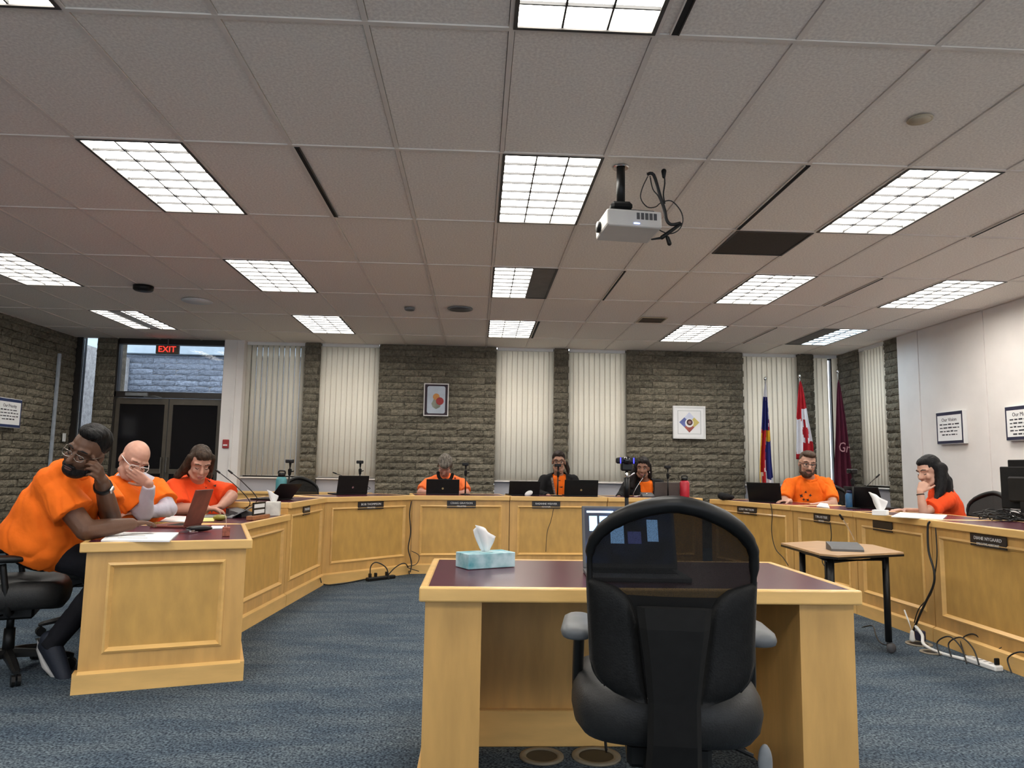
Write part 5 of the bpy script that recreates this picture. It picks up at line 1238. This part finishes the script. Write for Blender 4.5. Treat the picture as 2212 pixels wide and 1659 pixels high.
for k in range(9):
    pts = [q0 + Vector((random.uniform(-.16, .20), random.uniform(-.16, .16), .006+random.uniform(0, .09)*(1 if 0 < j < 5 else 0))) for j in range(6)]; b.tube(spline(pts, 5), .004, 5)
b.build('cables', CABLE, t, True, world=True)
# ================================================================== CENTRE DESK: laptop, webcam
scr = bpy.data.materials.new('lit_screen'); scr.use_nodes = True; MATS['lit_screen'] = scr
tt = scr.node_tree; pb_ = tt.nodes['Principled BSDF']; tc = tt.nodes.new('ShaderNodeTexCoord'); vz = tt.nodes.new('ShaderNodeTexNoise'); vz.inputs['Scale'].default_value = 9; vz.inputs['Detail'].default_value = 2
tt.links.new(tc.outputs['Object'], vz.inputs['Vector']); rp = tt.nodes.new('ShaderNodeValToRGB'); rp.color_ramp.elements[0].color = (.004, .007, .020, 1); rp.color_ramp.elements[1].color = (.02, .05, .14, 1); rp.color_ramp.elements[0].position = .4; rp.color_ramp.elements[1].position = .7
tt.links.new(vz.outputs['Fac'], rp.inputs[0]); tt.links.new(rp.outputs[0], pb_.inputs['Emission Color']); pb_.inputs['Emission Strength'].default_value = 1.0; pb_.inputs['Base Color'].default_value = (.004, .004, .006, 1)
lp = thing('laptop', 'open laptop with a lit screen on the centre desk, behind the office chair', 'laptop', (.625, 2.98, ZL), radians(180-3), 'laptops on the desks')
MB().bb(-.19, .19, 0, .25, 0, .016, bev=.003).build('laptop_base', DGREY, lp); MB().bb(-.16, .16, .03, .14, .016, .018).build('keyboard', BLACKM, lp)
lid = obj('lid', MB().bb(-.19, .19, -.004, .004, 0, .255, bev=.003).mesh('lid', DGREY), lp); lid.location = (0, -.0, .014); lid.rotation_euler = (radians(18), 0, 0)
MB().bb(-.178, .178, .004, .0055, .02, .245).build('screen', scr, lid)
BLUEW = emis('screen_blue', (.30, .58, 1.0), 2.2); WHW = emis('screen_white', (.62, .85, 1.0), 1.6)
# windows on the screen: local x runs to the viewer's left
for x0, x1, z0, z1, m in ((.06, .170, .226, .234, WHW), (.128, .160, .150, .212, BLUEW), (.085, .118, .155, .212, BLUEW), (.02, .075, .10, .20, BLUEW), (-.05, .005, .10, .15, mat('screen_video', (.1, .12, .3), .5, emit=(.12, .15, .5), estr=1.2)), (-.12, -.075, .11, .20, BLUEW)):
    MB().bb(x0, x1, .0055, .006, z0, z1).build('screen_window', m, lid)
wc = thing('webcam_tripod', 'black webcam with blue side lights on a tripod behind the lit laptop', 'webcam', (*onz_y(1354, 3.20, ZL).to_tuple()[:2], ZL))
hz = at(1354, 995, 3.20).z - ZL
for k in range(3): a = 2*pi*k/3+.5; MB().tube([(0, 0, .12), (.075*cos(a), .075*sin(a), .006)], .007, 8).build('tripod_leg', BLACK, wc, True)
MB().cone((0, 0, .10), (0, 0, hz-.075), .0095, .0085, 12).cone((0, 0, hz-.16), (0, 0, hz-.075), .0125, .0125, 12).build('column', BLACK, wc, True)
MB().cone((0, 0, hz-.08), (0, 0, hz-.045), .008, .006, 10).rcone((.012, 0, hz-.07), (.03, -.01, hz-.055), .004, .004).build('ball_head', CHROME, wc, True)
MB().bb(-.047, .047, -.012, .012, hz-.014, hz+.014, bev=.008, seg=2).build('webcam_body', BLACK, wc); MB().bb(-.025, .025, -.014, .02, hz-.045, hz-.010, bev=.006).build('clip', BLACK, wc)
MB().cone((0, -.020, hz), (0, -.010, hz), .016, .018, 18).build('lens', DG, wc, True)
for s in (-1, 1): MB().bb(s*.029-.002, s*.029+.002, -.0135, -.012, hz-.012, hz+.012).build('blue_light', emis('webcam_blue', (.04, .04, 1.0), 3.0), wc)
# ================================================================== FLOOR THINGS AND CABLES
BRASS = mat('tan_ring', (.22, .19, .14), .6)
def outlet(label, x, y, r=.09):
    t = thing('floor_outlet', label, 'floor outlet', (x, y, 0)); MB().lathe([(r, .001), (r*.98, .008), (r*.72, .008), (r*.70, .003)], seg=28).build('ring', BRASS, t, True); MB().lathe([(r*.1, .005), (r*.69, .005), (r*.69, .001)], seg=24).build('lid', BLACK, t)
outlet('round floor outlet with a tan ring under the centre desk, left one', .285, 3.075); outlet('round floor outlet with a tan ring under the centre desk, beside the cable loop', .505, 3.075, .10)
def cable(label, pts, r=.004, m=CABLE, name='cable', group=None):
    P = spline(pts, 6); c = P[0].copy(); o = MB().tube([p-c for p in P], r, 6).build(name, m, None, True); o.location = c; return tag(o, label, 'cable', group)
cable('black cable loop standing up from the floor outlet under the centre desk', [at(1310, 1625, 3.06), at(1308, 1585, 3.06), at(1322, 1560, 3.05), at(1352, 1557, 3.04), at(1375, 1568, 3.04), at(1384, 1600, 3.04), at(1382, 1630, 3.04)], .006)
cable('thin black cable under the right side of the centre desk', [at(1538, 1560, 3.02), at(1545, 1590, 3.02), at(1553, 1620, 3.02)], .004)
def strip(label, p, q, m, n, w=.055, plugs=()):
    p, q = Vector(p), Vector(q); d = q-p; L = d.length; t = thing('power_strip', label, 'power strip', (p+q)/2, math.atan2(d.y, d.x)); MB().bb(-L/2, L/2, -w/2, w/2, 0, .035, bev=.008).build('strip_body', m, t)
    for k in range(n): MB().bb(-L/2+L*(k+.4)/n, -L/2+L*(k+.7)/n, -.014, .014, .035, .0365).build('socket', GREYPL if m is not BLACK else DGREY, t)
    for k in plugs: MB().bb(-L/2+L*(k+.38)/n, -L/2+L*(k+.72)/n, -.016, .016, .036, .075, bev=.004).build('plug', BLACK, t)
strip('black power strip with plugs on the floor before the angled left desk', atz(792, 1256, 0.0), atz(852, 1249, 0.0), BLACK, 5, plugs=(0, 1, 3))
b0 = atz(800, 1247, .075); b1 = atz(825, 1245, .075); b2 = atz(885, 1240, 0)
cable('looping black plug cables at the black power strip, left loop', [b0, b0+Vector((0, 0, .10)), (b0+b1)/2+Vector((0, -.02, .14)), b1+Vector((.04, 0, .08)), b1+Vector((.07, 0, -.03))], .006)
cable('looping black plug cable running right from the black power strip', [b1+Vector((.05, 0, 0)), b1+Vector((.12, 0, .08)), b1+Vector((.20, .06, .12)), b2+Vector((-.02, -.03, .08)), b2+Vector((.0, -.05, .01))], .006)
cable('black cable along the foot of the left corner desk', [atz(694, 1258, .10), atz(692, 1248, .07), atz(699, 1262, .008), atz(730, 1262, .008), atz(790, 1251, .008)], .006)
cable('black cable hanging at the desk joint left of the black scarf wearer', [at(889, 1082, 8.06), at(885, 1110, 8.05), at(887, 1150, 8.05), at(882, 1185, 8.04), at(889, 1215, 8.03), at(886, 1236, 7.98)], .007)
cable('thin cable coiled at the foot of the desk joint left of the black scarf wearer', [at(888, 1190, 8.03), at(905, 1200, 8.02), at(900, 1218, 8.0), at(880, 1225, 7.98), at(905, 1234, 7.95)], .004)
cable('thin black wire hanging from the name plate of the blazer wearer with glasses', [at(1196, 1098, 8.25), at(1190, 1125, 8.25), at(1182, 1150, 8.25), at(1179, 1192, 8.24)], .0035)
def pf_(p0, p1, u, v, off):                             # point just in front of a desk front plane
    p0, p1 = Vector((*p0, 0)), Vector((*p1, 0)); d = (p1-p0).normalized(); n = Vector((d.y, -d.x, 0)); r_ = ray(u, v); k = ((p0+n*off-CAMP).dot(n))/(r_.dot(n)); return CAMP + r_*k
cable('thin black cable running down the angled right desk from the laptop', [pf_(G0, G1, u, v, .036) for u, v in ((1664, 1086), (1668, 1110), (1667, 1150), (1675, 1185), (1692, 1205), (1703, 1222))], .004)
cable('thin black cable behind the small table below a name plate', [pf_(G1, H1, u, v, .04) for u, v in ((1793, 1128), (1795, 1168), (1776, 1210), (1790, 1235), (1781, 1250))], .004)
cable('thick black cable hanging at the joint of the two nearest right desks', [pf_(H1, I1, u, v, .045) for u, v in ((2008, 1127), (2004, 1140), (2006, 1190), (2018, 1235), (2016, 1265), (2000, 1300), (1986, 1330), (1972, 1365))], .008)
cable('thin black cable beside the thick one at the joint of the nearest right desks', [pf_(H1, I1, u, v, .040) for u, v in ((2021, 1140), (2024, 1200), (2018, 1250), (2010, 1285), (1985, 1315), (1975, 1345))], .004)
cable('white cable leading to the white power strip on the right', [atz(1977, 1352, .11), atz(1992, 1372, .06), atz(1996, 1392, .015), atz(2030, 1410, .008), atz(2082, 1424, .012)], .011, WHITE)
strip('white power strip on the floor along the right desks', atz(2090, 1428, 0), atz(2160, 1452, 0), WHITE, 6, .06, plugs=(5,))
outlet('floor outlet with plugs below the hanging cables at the right desks', *atz(1985, 1392, 0).to_tuple()[:2], .085)
outlet('floor outlet crossed by the white cable at the right desks', *atz(2012, 1410, 0).to_tuple()[:2], .07)
q0 = atz(1975, 1392, 0); t = thing('adapter_plug', 'white plug standing in the right floor outlet', 'plug', (q0.x, q0.y+.02, .008)); MB().rcone((0, 0, .02), (0, 0, .07), .018, .012).build('plug_body', WHITE, t, True); MB().tube([(0, 0, .07), (-.01, .02, .14), (0, .08, .2)], .005).build('plug_lead', WHITE, t, True)
q0 = atz(1985, 1388, 0); t = thing('adapter_plug', 'dark adapter block in the right floor outlet', 'plug', (q0.x+.03, q0.y+.03, .0)); MB().bb(-.025, .025, -.03, .03, .008, .075, bev=.006).build('plug_body', mat('navy_block', (.02, .02, .05), .5), t)
for k, (u, v) in enumerate(((2030, 1398), (2055, 1400), (2082, 1392), (2110, 1390), (2130, 1398), (2160, 1420), (2185, 1435))):
    a = atz(u, v+18, .012); o = cable('curled black cable on the floor along the right desks, number %s from the floor outlet' % ('one two three four five six seven'.split()[k]), [a, a+Vector((.02, .05, .07)), a+Vector((.03, -.06, .13)), a+Vector((.05, -.14, .08)), a+Vector((.04, -.2, .0))], .0045, group='curled cables by the right desks')
cable('thin cable lying on the carpet under the small table', [atz(1862, 1355, .004), atz(1885, 1352, .004), atz(1893, 1375, .004), atz(1905, 1390, .004), atz(1925, 1395, .004)], .004)
# low public chair in front of the camera: only its top edge shows
vc = thing('visitor_chair', 'black visitor chair whose rounded top just shows at the bottom edge', 'chair', (-.112, .72, -.0))
def vb(s, q): return Vector(((s-.5)*.40*(1-.25*q**6), .20 + .06*q - .03*(2*s-1)**2, 0.46 + .300*q*(1-.16*(2*s-1)**4*q)))
MB().sheet(vb, 14, 12, .02).build('backrest', BLACK, vc, True); MB().bb(-.21, .21, -.20, .20, .42, .45, bev=.012, seg=2).build('seat', BLACK, vc)
for x in (-.19, .19):
    for y in (-.18, .18): MB().cone((x*1.08, y*1.1, 0), (x, y, .43), .011, .011).build('leg', CHROME, vc, True)
    MB().tube([(x*.9, .18, .42), (x*.9, .215, .60)], .01).build('back_strut', CHROME, vc, True)
